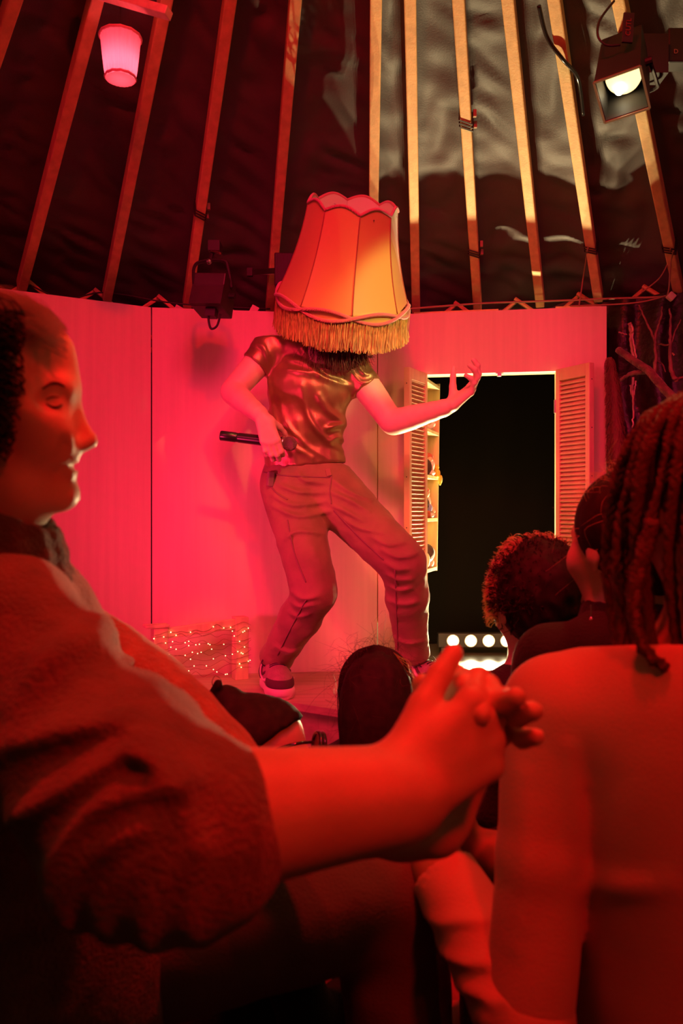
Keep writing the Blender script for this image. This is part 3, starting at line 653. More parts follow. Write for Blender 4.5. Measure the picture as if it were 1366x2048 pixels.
def nets(D, lo, h):
    S = D < 0; nx, ny, nz = D.shape
    cs = [(i, j, k) for i in (0, 1) for j in (0, 1) for k in (0, 1)]
    sl = lambda c: (slice(c[0], nx - 1 + c[0]), slice(c[1], ny - 1 + c[1]), slice(c[2], nz - 1 + c[2]))
    cnt = np.zeros((nx - 1, ny - 1, nz - 1), np.int8)
    for c in cs: cnt += S[sl(c)]
    mask = (cnt > 0) & (cnt < 8); I = np.argwhere(mask); idx = np.full(mask.shape, -1, np.int64); idx[mask] = np.arange(len(I))
    val = {c: D[I[:, 0] + c[0], I[:, 1] + c[1], I[:, 2] + c[2]] for c in cs}
    acc = np.zeros((len(I), 3)); num = np.zeros(len(I))
    for a in cs:
        for ax in range(3):
            if a[ax]: continue
            b = list(a); b[ax] = 1; b = tuple(b); da, db = val[a], val[b]; cr = (da < 0) != (db < 0)
            t = np.where(cr, da / np.where(cr, da - db, 1), 0); p = np.tile(np.array(a, float), (len(I), 1)); p[:, ax] += t
            acc += p * cr[:, None]; num += cr
    V = lo + h * (I + acc / num[:, None])
    F = []
    for ax in range(3):
        o1, o2 = [(1, 2), (2, 0), (0, 1)][ax]
        s0 = [slice(None)] * 3; s1 = [slice(None)] * 3; s0[ax] = slice(0, -1); s1[ax] = slice(1, None)
        A, B = S[tuple(s0)], S[tuple(s1)]; E = np.argwhere(A != B)
        E = E[(E[:, o1] > 0) & (E[:, o2] > 0) & (E[:, o1] < D.shape[o1] - 1) & (E[:, o2] < D.shape[o2] - 1)]
        ins = A[E[:, 0], E[:, 1], E[:, 2]]
        def cell(d1, d2):
            q_ = E.copy(); q_[:, o1] -= d1; q_[:, o2] -= d2; return idx[q_[:, 0], q_[:, 1], q_[:, 2]]
        Q = np.stack([cell(1, 1), cell(0, 1), cell(0, 0), cell(1, 0)], -1); Q[~ins] = Q[~ins][:, ::-1]; F.append(Q)
    return V, np.concatenate(F)
def soft(name, fields, m, parent, h):
    """one mesh out of one or more fields (given as field or (field, voxel))"""
    Vs, Fs, n = [], [], 0
    for f in fields if isinstance(fields, list) else [fields]:
        f, hh = f if isinstance(f, tuple) else (f, h)
        V, F = f.mesh(hh); Vs.append(V); Fs.append(F + n); n += len(V)
    me = bpy.data.meshes.new(name); me.from_pydata(np.concatenate(Vs).tolist(), [], np.concatenate(Fs).tolist()); me.update()
    return link(name, me, m, parent, True)
def ridges(lines, amp, wid, ax=(0, 2)):
    """folds: raised lines given as polylines in two of the axes"""
    def f(P):
        out = np.zeros(len(P)); A = P[:, ax]
        for L in lines:
            am = amp; wd = wid
            if isinstance(L, tuple): L, am, wd = L
            L = np.array([[p[ax[0]], p[ax[1]]] for p in spline(L, 5)]); dm = np.full(len(P), 9.); n = len(L)
            tb = np.zeros(len(P))
            for i in range(n - 1):
                a, b = L[i], L[i + 1]; ab = b - a; t = np.clip(((A - a) @ ab) / (ab @ ab + 1e-12), 0, 1)
                d = np.linalg.norm(A - a - t[:, None] * ab, axis=1); m_ = d < dm; dm[m_] = d[m_]; tb[m_] = (i + t[m_]) / (n - 1)
            out += am * np.exp(-(dm / wd) ** 2) * np.sin(np.pi * np.clip(tb, .08, .92)) ** .5
        return out
    return f
def crumple(amp, freq, seed=0, aniso=(1, 1, 1)):
    r = np.random.default_rng(seed); K = r.normal(0, 1, (14, 3)) * freq * np.array(aniso); ph = r.uniform(0, 6.28, 14)
    return lambda P: amp * np.mean(1 - 2 * np.abs(np.sin(P @ K.T + ph)), axis=1)

def hand(F, Wr, f, n, s, curl, spread=.0, thumb=(.6, .5, .3), sc=1.0, tcurl=.3, r=.0085):
    """wrist, finger direction f, palm direction n, thumb side s; curl = bend of each joint per finger (index first)"""
    f = Vector(f).normalized(); n = Vector(n); n = (n - f * n.dot(f)).normalized(); sd = f.cross(n)
    if sd.dot(Vector(s)) < 0: sd = -sd
    Wr = Vector(Wr); off = (.026, .009, -.009, -.0255); kn = (.088, .092, .088, .078)
    ph = ((.042, .026, .021), (.046, .030, .022), (.043, .028, .021), (.034, .021, .019))
    nails = []
    for i in range(4):
        K = Wr + f * kn[i] * sc + sd * off[i] * sc
        F.cap(Wr + sd * off[i] * .62 * sc + f * .012 * sc, K, .0155 * sc, .0108 * sc, .012)
        d = (f + sd * spread * (1.5 - i)).normalized(); p = K; c = curl[i] if hasattr(curl[i], '__len__') else (curl[i],) * 3
        for j in range(3):
            R_ = Matrix.Rotation(c[j], 3, d.cross(n).normalized()); d = (R_ @ d).normalized(); nn = None
            n_new = (R_ @ n); e = p + d * ph[i][j] * sc
            rr = r * sc * (1.05 - .1 * j) * (.88 if i == 3 else 1)
            F.cap(p, e, rr, rr * .93, .004); F.ell(p, (rr * 1.1,) * 3, k=.004); p = e
    B = Wr + f * .018 * sc + sd * .020 * sc + n * .006 * sc
    d = (f * thumb[0] + sd * thumb[1] + n * thumb[2]).normalized(); p = B
    for j, l in enumerate((.044, .033, .027)):
        e = p + d * l * sc; F.cap(p, e, (.0165, .0112, .0100)[j] * sc, (.0120, .0104, .0085)[j] * sc, (.014, .006, .004)[j])
        d = (d + f * tcurl * .6 + n * tcurl * .3 - sd * tcurl * .5).normalized(); p = e
    F.cap(Wr + sd * .006 * sc + f * .02 * sc, Wr + f * .06 * sc, .019 * sc, .016 * sc, .012, flat=(n, .7))
    return F

M_SKIN = mat('skin', (.80, .56, .43), .5, var=.10, vscale=30, bump=.06, bscale=300)
M_SKIN2 = mat('skin_deep', (.74, .46, .34), .5, var=.12, vscale=25, bump=.08, bscale=260)
M_HAIRDARK = mat('dark_hair', (.026, .015, .010), .7, spec=.2, var=.4, vscale=60)
M_HAIRBROWN = mat('brown_hair', (.10, .055, .028), .6, spec=.3, var=.4, vscale=60)
M_HAIRRIM = mat('rim_lit_hair', (.72, .48, .22), .42, trans=.45)  # gold of the backlight put into the colour of edge hairs
M_HAIRGREY = mat('grey_hair', (.45, .36, .30), .5)
M_DENIM = mat('faded_denim', (.33, .25, .115), .8, var=.28, vscale=9, bump=.22, bscale=420, sheen=.15)
M_DENIMDK = mat('dark_denim', (.15, .10, .09), .8, var=.25, vscale=9, bump=.25, bscale=300)
M_GOLD = mat('gold_lame_knit', (.42, .27, .13), .36, metal=.65, wave=(150, 'X', .6), bump=.10, var=.2, vscale=12)
M_KNIT = mat('wool_knit', (.26, .12, .10), .9, sheen=.45, bump=.7, bscale=240, var=.35, vscale=30)
M_FLEECE = mat('felted_wool', (.46, .20, .16), .95, sheen=.6, bump=.6, bscale=170, var=.3, vscale=40)
M_BLACKCLOTH = mat('black_cloth', (.020, .017, .016), .85, bump=.3, bscale=200, sheen=.08)
M_TOP = mat('plain_jersey', (.60, .34, .28), .85, bump=.12, bscale=260, var=.12, vscale=8, sheen=.2)

# ------------------------------------------------------------------ the performer under the lampshade
YP = 2.76
pf = empty('person', (-.02, 2.75, STAGE), 'dancing person in shiny gold T-shirt and jeans, head hidden under a giant lampshade', 'person')
A = lambda x, y, Y=YP: at(x, y, Y)
Lsh, Lel, Lwr = A(540, 698, 2.77), A(464, 784, 2.73), A(526, 834, 2.585)
Rsh, Rel, Rwr = A(708, 738, 2.75), A(785, 846, 2.71), A(902, 812, 2.61)
Lhip, Lkn, Lan = A(578, 968, 2.79), A(630, 1186, 2.63), A(548, 1322, 2.84)
Rhip, Rkn, Ran = A(652, 972, 2.79), A(808, 1128, 2.64), A(826, 1313, 2.815)
B = Field(.03)
B.ell(A(615, 955, 2.79), (.135, .10, .09)); B.chain([A(613, 930, 2.79), A(612, 860, 2.77), A(625, 770, 2.76), A(645, 715, 2.75)], [.105, .098, .105, .075], flat=((0, 1, 0), .8))
B.cap(Lsh, A(640, 725, 2.75), .05, .07); B.cap(Rsh, A(640, 725, 2.75), .048, .07)
B.cap(A(650, 715, 2.74), A(672, 640, 2.69), .052, .05); B.ell(A(682, 570, 2.65), (.078, .095, .11), k=.02)     # neck, head under the shade
B.ell(A(684, 590, 2.555), (.012, .018, .025), k=.015); B.ell(A(686, 615, 2.58), (.03, .02, .012), k=.012)
for s_ in (-1, 1): B.ell(A(684 + s_ * 44, 575, 2.66), (.012, .02, .03), k=.008)
B.chain([Lhip, Lhip.lerp(Lkn, .5), Lkn], [.082, .07, .055]); B.chain([Lkn, Lkn.lerp(Lan, .35) + Vector((0, .012, 0)), Lan], [.053, .054, .036])
B.chain([Rhip, Rhip.lerp(Rkn, .5), Rkn], [.082, .07, .055]); B.chain([Rkn, Rkn.lerp(Ran, .35) + Vector((0, .012, 0)), Ran], [.053, .054, .036])
for hl, tt in (((-.262, 2.895), (-.196, 2.665)), ((.226, 2.865), (.392, 2.70))):
    hl, tt = Vector((*hl, STAGE + .055)), Vector((*tt, STAGE + .045)); B.cap(hl.lerp(tt, .2), hl.lerp(tt, .8), .026, .020, k=.01)
B.cap(Lan, Vector((-.250, 2.850, STAGE + .06)), .034, .026, k=.01); B.cap(Ran, Vector((.258, 2.832, STAGE + .06)), .034, .026, k=.01)
HB = Field(.014)
HB.chain([Lsh, Lsh.lerp(Lel, .5), Lel], [.046, .040, .034], k=.02); HB.chain([Lel, Lel.lerp(Lwr, .35), Lwr], [.036, .036, .0225], k=.015)
hand(HB, Lwr + Vector((.002, -.004, -.004)), (.30, -.12, -1), (.0, 1, -.12), (1, 0, .2), ((.45, .8, .7), (.42, .75, .7), (.38, .7, .7), (.32, .65, .6)), .03, (.45, .55, .75), .93, .35, .0095)
HB2 = Field(.014)
HB2.chain([Rsh, Rsh.lerp(Rel, .5), Rel], [.047, .042, .034], k=.02); HB2.chain([Rel, Rel.lerp(Rwr, .35), Rwr], [.038, .037, .0225], k=.015)
hand(HB2, Rwr, (.74, -.25, .62), (-.62, -.35, .70), (-.3, .9, .4), ((.30, .50, .40), (.42, .62, .45), (.52, .72, .5), (.62, .80, .5)), .13, (.55, .40, .60), .98, .10, .0105)
soft('body', [(B, .008), (HB, .0042), (HB2, .0042)], M_SKIN, pf, .008)

# gold T-shirt with its drapes
T = Field(.03)
T.ell(A(622, 775, 2.76), (.148, .105, .135)); T.ell(A(612, 850, 2.77), (.138, .10, .10)); T.cap(A(600, 890, 2.775), A(612, 935, 2.785), .133, .142, flat=((0, 1, 0), .74))
T.cap(Lsh + Vector((.004, 0, .01)), A(640, 715, 2.755), .058, .075); T.cap(Rsh + Vector((-.012, 0, .012)), A(640, 720, 2.755), .058, .075)
T.cap(Lsh + Vector((.01, 0, .008)), Lsh.lerp(Lel, .40), .060, .057, ends=1); T.cap(Rsh + Vector((-.01, 0, .01)), Rsh.lerp(Rel, .36), .056, .055, ends=1)
T.clip((.10, 0, -1), A(612, 934, 2.78)); T.clip((0, 0, 1), A(650, 676, 2.76)); 
T.cap(A(612, 965, 2.79), A(612, 925, 2.785), .118, .110, k=.004, flat=((0, 1, 0), .74), sub=True)
T.cap(Lsh.lerp(Lel, .385), Lsh.lerp(Lel, .6), .045, .046, k=.003, sub=True); T.cap(Rsh.lerp(Rel, .345), Rsh.lerp(Rel, .6), .044, .045, k=.003, sub=True)
PX = lambda L, Y=YP: [A(x, y, Y) for x, y in L]
T.disp(ridges([PX([(537, 765), (548, 830), (575, 885), (625, 918)]), PX([(530, 790), (545, 860), (580, 912)]), (PX([(570, 745), (590, 750), (615, 755), (640, 762)]), .009, .010),
               PX([(575, 725), (610, 735), (650, 765), (700, 778)]), PX([(605, 780), (620, 840), (650, 880), (688, 900)]), (PX([(640, 800), (660, 830), (690, 842)]), .010, .011),
               (PX([(610, 690), (605, 700), (612, 720)]), .01, .016), (PX([(655, 862), (672, 856), (690, 850)]), .013, .009), (PX([(662, 885), (676, 878), (692, 884)]), .012, .010), (PX([(640, 742), (670, 752), (700, 745)]), .010, .012),
               (PX([(560, 800), (575, 850), (615, 895), (660, 922)]), .006, .009), (PX([(505, 690), (530, 700), (540, 730)]), .006, .009), (PX([(712, 735), (730, 755), (745, 750)]), .007, .008), (PX([(706, 755), (722, 772), (742, 770)]), .006, .007)], .0085, .0105))
T.disp(crumple(.0045, 32, 3)); 
shirt = soft('t_shirt', T, M_GOLD, pf, .005)

# jeans
J = Field(.028)
J.ell(A(613, 962, 2.79), (.146, .106, .085)); J.cap(A(610, 936, 2.785), A(612, 950, 2.79), .138, .142, flat=((0, 1, 0), .74))
def leg(hp, kn_, an, r):
    q_ = kn_.lerp(an, .35); J.chain([hp, hp.lerp(kn_, .45), kn_], [r[0], r[1], r[2]], k=.03); J.cap(kn_, q_, r[2], r[3], k=.02); J.cap(q_, an, r[3], r[4], k=.02, ends=1)
    d = (an - q_).normalized(); J.cap(an - d * .032, an - d * .002, r[4] + .0065, r[4] + .006, k=.004, ends=1)
    J.cap(an - d * .012, an + d * .05, r[4] - .012, r[4] - .010, k=.004, sub=True)
leg(Lhip, Lkn, Lan, (.100, .082, .070, .072, .056)); leg(Rhip, Rkn, Ran, (.100, .084, .074, .073, .056))
J.clip((.08, 0, 1), A(612, 922, 2.78))
J.disp(ridges([PX([(560, 970), (600, 985), (650, 985)]), PX([(548, 990), (590, 1010), (655, 1003)]), PX([(550, 1012), (600, 1032), (660, 1022)]), PX([(665, 960), (700, 985), (740, 1000)]), PX([(662, 985), (700, 1002), (735, 1022)]), PX([(662, 1010), (690, 1022), (722, 1040)]),
               PX([(592, 1175), (612, 1185), (640, 1180)]), PX([(588, 1195), (605, 1202), (630, 1196)]), PX([(584, 1215), (600, 1222), (620, 1218)]), PX([(765, 1120), (785, 1130), (805, 1130)]), PX([(768, 1142), (790, 1152), (812, 1150)]), PX([(772, 1165), (792, 1172), (815, 1168)]),
               PX([(740, 1070), (770, 1085), (800, 1080)]), PX([(775, 1195), (800, 1200), (830, 1195)]), PX([(555, 1290), (580, 1300), (600, 1295)]), PX([(575, 1075), (600, 1060), (650, 1065)]), PX([(790, 1275), (810, 1283), (845, 1280)]), PX([(600, 950), (612, 962), (655, 968)]), PX([(690, 1040), (720, 1055), (760, 1062)]), PX([(760, 1095), (790, 1108), (825, 1100)])], .0105, .0085))
J.disp(crumple(.006, 30, 5)); J.disp(crumple(.002, 110, 6))
jeans = soft('jeans', J, M_DENIM, pf, .005)
M_SEAM = mat('denim_seam', (.24, .15, .12), .85)
def front(px, py, fld_pts):   # nearest front point of the jeans on the line of sight
    return None
from mathutils.bvhtree import BVHTree
def bvh_of(o):
    return BVHTree.FromPolygons([v.co.copy() for v in o.data.vertices], [tuple(p.vertices) for p in o.data.polygons])
JB = bvh_of(jeans); CAMP = Vector((0, 0, CAMZ))
def stick(bv, pts, lift=.001, n=6):
    out = []
    for p in spline([at(x, y, 2.8) for x, y in pts], n):
        d = (p - CAMP).normalized(); h = bv.ray_cast(CAMP + d * 1.8, d)
        if h[0] is not None: out.append(h[0] + h[1] * lift)
    return out
for L in ([(575, 1040), (590, 1110), (612, 1165)], [(612, 1200), (585, 1250), (555, 1310)], [(664, 950), (660, 980), (663, 1008)], [(668, 1020), (715, 1070), (768, 1120)], [(790, 1140), (793, 1220), (796, 1300)], [(528, 945), (560, 950), (600, 953), (660, 955)], [(535, 960), (552, 985), (575, 1000)]):
    s_ = stick(JB, L)
    if len(s_) > 2: MB().tube(s_, .0022, 5).build('seam', M_SEAM, jeans, True)
b_ = stick(JB, [(655, 938), (657, 945), (659, 953)], .003, 3)
if len(b_) > 1: MB().bar(b_[0], b_[-1], .018, .006, (0, 1, 0)).build('belt_loop', M_DENIM, jeans, bevel=.002)
# transmitter pack in the hip pocket
tp = A(541, 958, 2.70); MB().box(tp, (.022, .03, .05), Euler((.1, .1, .3)).to_matrix()).build('transmitter_pack', mat('grey_plastic', (.25, .2, .15), .4), pf, bevel=.004)

# sneakers
M_SOLE = mat('white_sole', (.85, .70, .62), .55); M_UPPER = mat('pale_mesh_upper', (.42, .28, .23), .75, bump=.5, bscale=220, var=.2, vscale=40); M_OVER = mat('dark_suede_overlay', (.10, .055, .05), .85, bump=.3, bscale=200); M_LACE = mat('black_lace', (.02, .016, .016), .6, sheen=.3)
def sneaker(heel, toe):
    h_, t_ = Vector((*heel, STAGE)), Vector((*toe, STAGE)); d = (t_ - h_).normalized(); s_ = Vector((-d.y, d.x, 0)); up = Vector((0, 0, 1)); L = (t_ - h_).length
    P = lambda u, v, z: h_ + d * u * L + s_ * v + up * z
    F = Field(.02); F.chain([P(.10, 0, .018), P(.38, .002, .018), P(.70, .004, .018), P(.93, .0, .024)], [.037, .035, .046, .038], k=.015, flat=(up, .8)); F.clip((0, 0, 1), P(0, 0, .036)); F.clip((0, 0, -1), P(0, 0, .0))
    F.disp(lambda Q: .0016 * np.sign(np.sin(Q @ np.array(d) * 320)) * (Q[:, 2] < STAGE + .012))
    sole = soft('sole', F, M_SOLE, pf, .0035); sole.name = 'shoe_sole'
    U = Field(.02); U.chain([P(.12, 0, .055), P(.36, .0, .062), P(.66, .003, .050), P(.90, 0, .040)], [.036, .037, .041, .032], k=.02); U.cap(P(.14, 0, .06), P(.20, 0, .112), .036, .033, k=.02, ends=1)
    U.clip((0, 0, -1), P(0, 0, .034)); U.cap(P(.19, 0, .098), P(.21, 0, .15), .026, .028, k=.004, sub=True)
    up_ = soft('shoe_upper', U, M_UPPER, pf, .0035); bv = bvh_of(up_)
    def skin(pts, m, nm, r, n=6):
        out = []
        for p in spline([P(*a) for a in pts], 5):
            q_ = bv.find_nearest(p)
            if q_[0] is not None: out.append(q_[0])
        MB().tube(out, r, n).build(nm, m, up_, True)
    O = Field(.02); O.chain([P(.36, .0, .062), P(.66, .003, .050), P(.90, 0, .040)], [.0395, .0435, .0345], k=.02); O.clip(-d, P(.72, 0, 0)); O.clip((0, 0, -1), P(0, 0, .035)); O.clip((0, 0, 1), P(0, 0, .064)); soft('toe_guard', O, M_OVER, up_, .0035)
    O = Field(.02); O.chain([P(.12, 0, .055), P(.36, .0, .062)], [.0385, .0395], k=.02); O.clip(d, P(.26, 0, 0)); O.clip((0, 0, -1), P(0, 0, .035)); O.clip((0, 0, 1), P(0, 0, .082)); soft('heel_counter', O, M_OVER, up_, .0035)
    for v in (1, -1):
        skin([(.30, v * .04, .09), (.40, v * .05, .06), (.55, v * .05, .045), (.70, v * .05, .055)], M_SOLE, 'side_stripe', .0055); skin([(.36, v * .045, .09), (.48, v * .05, .065), (.60, v * .05, .08)], M_OVER, 'eyestay', .005)
    for k in range(6):
        u = .36 + k * .052; skin([(u, .026, .13 - k * .008), (u + .012, 0, .14 - k * .008), (u, -.026, .13 - k * .008)], M_LACE, 'lace', .003)
    for v in (1, -1):
        c = P(.36, v * .012, .105); MB().tube(spline([c, c + s_ * v * .02 + up * .012 + d * .01, c + s_ * v * .034 + d * .02 - up * .004, c + s_ * v * .02 + d * .02 - up * .016, c], 6), .0022, 5).build('lace_bow', M_LACE, up_, True)
sneaker((-.262, 2.895), (-.196, 2.665)); sneaker((.226, 2.865), (.392, 2.70))
# hair hanging below the shade
ln = []
for k in range(420):
    x = rng.uniform(-1, 1); a = A(680 + x * 52 + rng.normal(0, 4), 640, 2.66 + rng.uniform(-.05, .02)); e = A(676 + x * 62 + rng.normal(0, 9), rng.uniform(700, 748) - abs(x) * 14, 2.625 + rng.uniform(-.02, .015))
    mid = a.lerp(e, .55) + Vector((rng.normal(0, .006), -.012, 0)); ln.append(spline([a, mid, e, e + Vector((rng.normal(.004, .006), 0, -.008))], 4))
for k in range(14):
    a = A(715 + k, 690, 2.64); ln.append(spline([a, A(728, 706 + k * .8, 2.63), A(742, 712 + rng.normal(0, 3), 2.62), A(747 + rng.normal(0, 3), 710 + rng.normal(0, 3), 2.62)], 4))
tag(strands(ln, .0011).build('hair', M_HAIRBROWN, pf), kind='stuff')
hm = Field(.02); hm.ell(A(680, 680, 2.67), (.085, .045, .07)); hm.ell(A(686, 715, 2.655), (.07, .03, .045)); hm.disp(crumple(.006, 90, 9, (1, 1, .2))); soft('hair_mass', hm, M_HAIRBROWN, pf, .006)

# ------------------------------------------------------------------ microphone
ma, mb = A(441, 871, 2.622), A(584, 888, 2.606); md = (mb - ma).normalized(); MR = md.to_track_quat('Z', 'Y').to_matrix(); ml = (mb - ma).length
mic = empty('microphone', ma, 'black handheld wireless microphone held level at the hip', 'microphone')
MB().lathe([(1e-4, 0), (.015, .0), (.0165, .002), (.0165, .05), (.0155, .052), (.0155, .06), (.0165, .062), (.0175, ml * .82), (.021, ml * .86)], ma, 24, MR).build('handle', mat('black_satin', (.02, .018, .016), .3), mic, True)
MB().lathe([(.021, ml * .86), (.0225, ml * .865), (.0225, ml * .885), (.021, ml * .89)], ma, 24, MR).build('collar', M_STEEL, mic, True)
MB().lathe([(.021, 0)] + [(.0245 * math.cos(t), .018 + .0245 * math.sin(t)) for t in np.linspace(-.6, 1.55, 9)], ma + md * ml * .89, 24, MR).build('grille', mat('steel_mesh', (.32, .25, .24), .45, metal=.8, bump=.8, bscale=500), mic, True)

# ------------------------------------------------------------------ the big lampshade
SCX = A(696, 510, 2.655)
RS = Euler((math.radians(29), math.radians(8), 0), 'XYZ').to_matrix()
RS = Matrix.Rotation(math.radians(7.5), 3, 'Y') @ Matrix.Rotation(math.radians(29), 3, 'X')
ls = empty('lampshade', SCX, 'giant bell lampshade of gold satin with braided trim and long fringe worn as a hat', 'lampshade')
M_SATIN = mat('gold_satin', (.74, .58, .16), .33, sheen=.5, trans=.22, bump=.03, bscale=60, stretch=(1, 1, .2)); M_LINING = mat('pale_lining', (.95, .88, .80), .6, trans=.2)
M_BRAID = mat('rose_braid', (.78, .30, .26), .8, bump=.6, wave=(180, 'DIAGONAL', 1.), sheen=.4); M_PIPE = mat('old_gold_piping', (.34, .12, .06), .7); M_FRINGE = mat('gold_fringe', (.82, .62, .18), .5, sheen=.3, trans=.2, var=.65, vscale=160, stretch=(1, 1, .04))
NP = 8; PH = math.radians(11); ZT, ZB = .150, -.140
def srad(t): return .147 + (.224 - .147) * (t ** 2.0 * .62 + .38 * t)      # t 0 top .. 1 bottom
def spt(a, t, dr=0, z=None):
    ph = (a - PH) / (2 * math.pi / NP); fr_ = ph - math.floor(ph)
    flat_ = math.cos(math.pi / NP) / math.cos((fr_ - .5) * 2 * math.pi / NP)
    r = srad(t) * (.45 + .55 * flat_) + dr - .004 * math.sin(math.pi * fr_)
    top = ZT + .010 - .020 * abs(math.sin(math.pi * fr_)) * -1 - .010; bot = ZB + .0
    zz = top * (1 - t) + bot * t if z is None else z
    return SCX + RS @ Vector((r * math.cos(a), r * math.sin(a), zz))
for p in range(NP):
    a0_, a1_ = PH + p * 2 * math.pi / NP, PH + (p + 1) * 2 * math.pi / NP; na, nt_ = 12, 14; V = []; F = []
    for dr in (0, -.003):
        for i in range(na + 1):
            for j in range(nt_ + 1): V.append(spt(a0_ + (a1_ - a0_) * min(max(i / na, .002), .998), j / nt_, dr))
    o2 = (na + 1) * (nt_ + 1)
    for i in range(na):
        for j in range(nt_):
            k_ = i * (nt_ + 1) + j; F.append((k_, k_ + 1, k_ + nt_ + 2, k_ + nt_ + 1))
    F2 = [tuple(o2 + x for x in f[::-1]) for f in F]
    pan = MB().add(V[:o2], F).build('panel', M_SATIN, ls, True); MB().add(V[o2:], [tuple(x - o2 for x in f) for f in F2]).build('lining', M_LINING, pan, True)
    MB().tube([spt(a0_ + .001, j / 14, .001) for j in range(15)], .0020, 5).build('seam_piping', M_PIPE, ls, True)
def closed_trim(fn, r, nm, m, n=160): MB().tube([fn(2 * math.pi * k / n) for k in range(n)], r, 7, closed=True).build(nm, m, ls, True)
closed_trim(lambda a: spt(a, 0, .001), .0050, 'top_trim', M_BRAID)
def wave_trim(sgn):
    def f(a):
        ph = (a - PH) / (2 * math.pi / NP); zz = ZB - .010 + sgn * .0165 * math.sin(math.pi * ph); rr = srad(1) + .003 + sgn * .002 * math.cos(math.pi * ph)
        return SCX + RS @ Vector((rr * math.cos(a), rr * math.sin(a), zz))
    return f
closed_trim(wave_trim(1), .0062, 'braid', M_BRAID, 200); closed_trim(wave_trim(-1), .0062, 'braid', M_BRAID, 200)
V = []; n = 128
for z, dr in ((ZB + .002, -.004), (ZB - .030, .0)):
    for k in range(n):
        a = 2 * math.pi * k / n; r = srad(1) + dr; V.append(SCX + RS @ Vector((r * math.cos(a), r * math.sin(a), z + (.010 * abs(math.cos((a - PH) / (2 * math.pi / NP) * math.pi)) if dr == 0 else 0))))
MB().add(V, [(k, (k + 1) % n, n + (k + 1) % n, n + k) for k in range(n)]).build('hem_band', M_SATIN, ls, True)
ln = []; DOWN = Vector((0, 0, -1))
for k in range(1700):
    a = 2 * math.pi * k / 1700 + rng.normal(0, .003); r = srad(1) + rng.normal(.0, .003)
    ph = (a - PH) / (2 * math.pi / NP); z = ZB - .018 - .010 * abs(math.sin(math.pi * ph))
    s0 = SCX + RS @ Vector((r * math.cos(a), r * math.sin(a), z)); ax_ = (RS @ Vector((0, 0, -1)))
    g = (DOWN * .60 + ax_ * .45 + Vector((rng.normal(.0, .05), rng.normal(0, .05), 0))).normalized(); l = rng.uniform(.076, .090)
    ln.append([s0, s0 + ax_ * l * .25 + g * l * .12, s0 + ax_ * l * .30 + g * l * .45, s0 + ax_ * l * .28 + g * l * .80 + Vector((rng.normal(0, .003), 0, 0))])
tag(strands(ln, .0015, 3, False).build('fringe', M_FRINGE, ls), kind='stuff')
for a in (0, math.pi / 3, 2 * math.pi / 3):
    v = RS @ Vector((.145 * math.cos(a), .145 * math.sin(a), ZT - .012)); MB().tube([SCX + v, SCX + RS @ Vector((0, 0, ZT - .03)), SCX - v + RS @ Vector((0, 0, 2 * (ZT - .012)))], .0022, 5).build('spider_wire', M_STEEL, ls)
MB().lathe([(.024, -.004), (.024, .004), (.016, .004), (.016, -.004), (.024, -.004)], SCX + RS @ Vector((0, 0, ZT - .028)), 20, RS).build('spider_ring', M_STEEL, ls)

# ------------------------------------------------------------------ the audience
UPV = Vector((0, 0, 1))
def axes(d):
    d = Vector((d[0], d[1], 0)).normalized(); return d, Vector((-d.y, d.x, 0))
def rotm(d, s, u=UPV): return np.array([[d[i], s[i], u[i]] for i in range(3)])
def head(F, c, d, sc=1.0, tilt=0.0):
    """a head with brow, nose, lips, chin and ears looking along d (tilt < 0 looks down)"""
    d0, s = axes(d); d = d0 * math.cos(tilt) + UPV * math.sin(tilt); u = UPV * math.cos(tilt) - d0 * math.sin(tilt); R = rotm(d, s, u); c = Vector(c)
    P = lambda a, b, z: c + (d * a + s * b + u * z) * sc
    F.ell(P(-.008, 0, .028), (.096 * sc, .076 * sc, .088 * sc), R, .02); F.ell(P(.030, 0, -.035), (.062 * sc, .060 * sc, .082 * sc), R, .03)
    F.cap(P(.082, -.028, .018), P(.082, .028, .018), .013 * sc, k=.015); F.cap(P(.094, 0, .006), P(.108, 0, -.030), .007 * sc, .0115 * sc, .008)
    for q_ in (-1, 1):
        F.ell(P(.088, q_ * .030, -.004), (.010 * sc,) * 3, k=.010, sub=True); F.ell(P(.075, q_ * .030, -.004), (.0135 * sc,) * 3, k=.003); F.ell(P(.098, q_ * .010, -.034), (.008 * sc,) * 3, k=.005)
        F.ell(P(.055, q_ * .042, -.030), (.026 * sc,) * 3, k=.02); F.ell(P(-.012, q_ * .078, -.012), (.018 * sc, .007 * sc, .031 * sc), R, .006)
    F.cap(P(.090, -.016, -.060), P(.090, .016, -.060), .0068 * sc, k=.005); F.cap(P(.088, -.014, -.071), P(.088, .014, -.071), .0075 * sc, k=.005); F.ell(P(.078, 0, -.100), (.019 * sc, .021 * sc, .016 * sc), R, .018)
    return P
def hairs(name, parent, m, roots, r=.0007, stuff=True):
    o = strands(roots, r).build(name, m, parent)
    return tag(o, kind='stuff') if stuff else o
def fly(c, rad, n, length, wild=.5, seed=1, up=.3, arc=None):
    """loose hairs standing off an ellipsoid round c"""
    r = np.random.default_rng(seed); out = []
    for k in range(n):
        v = r.normal(0, 1, 3)
        if arc is not None:
            v += np.array(arc) * 1.6
        v /= np.linalg.norm(v); p = Vector(c) + Vector((v[0] * rad[0], v[1] * rad[1], v[2] * rad[2])); t = Vector(r.normal(0, 1, 3)); t = (t - Vector(v) * t.dot(Vector(v))).normalized()
        l = length * r.uniform(.4, 1.2); o_ = Vector(v)
        out.append(spline([p - o_ * .01, p + o_ * l * .35 * up + t * l * .25, p + o_ * l * up * .7 + t * l * .6 + Vector(r.normal(0, wild * l * .2, 3)), p + o_ * l * up * .8 + t * l * .9 + Vector(r.normal(0, wild * l * .35, 3)) - UPV * l * .2], 3))
    return out
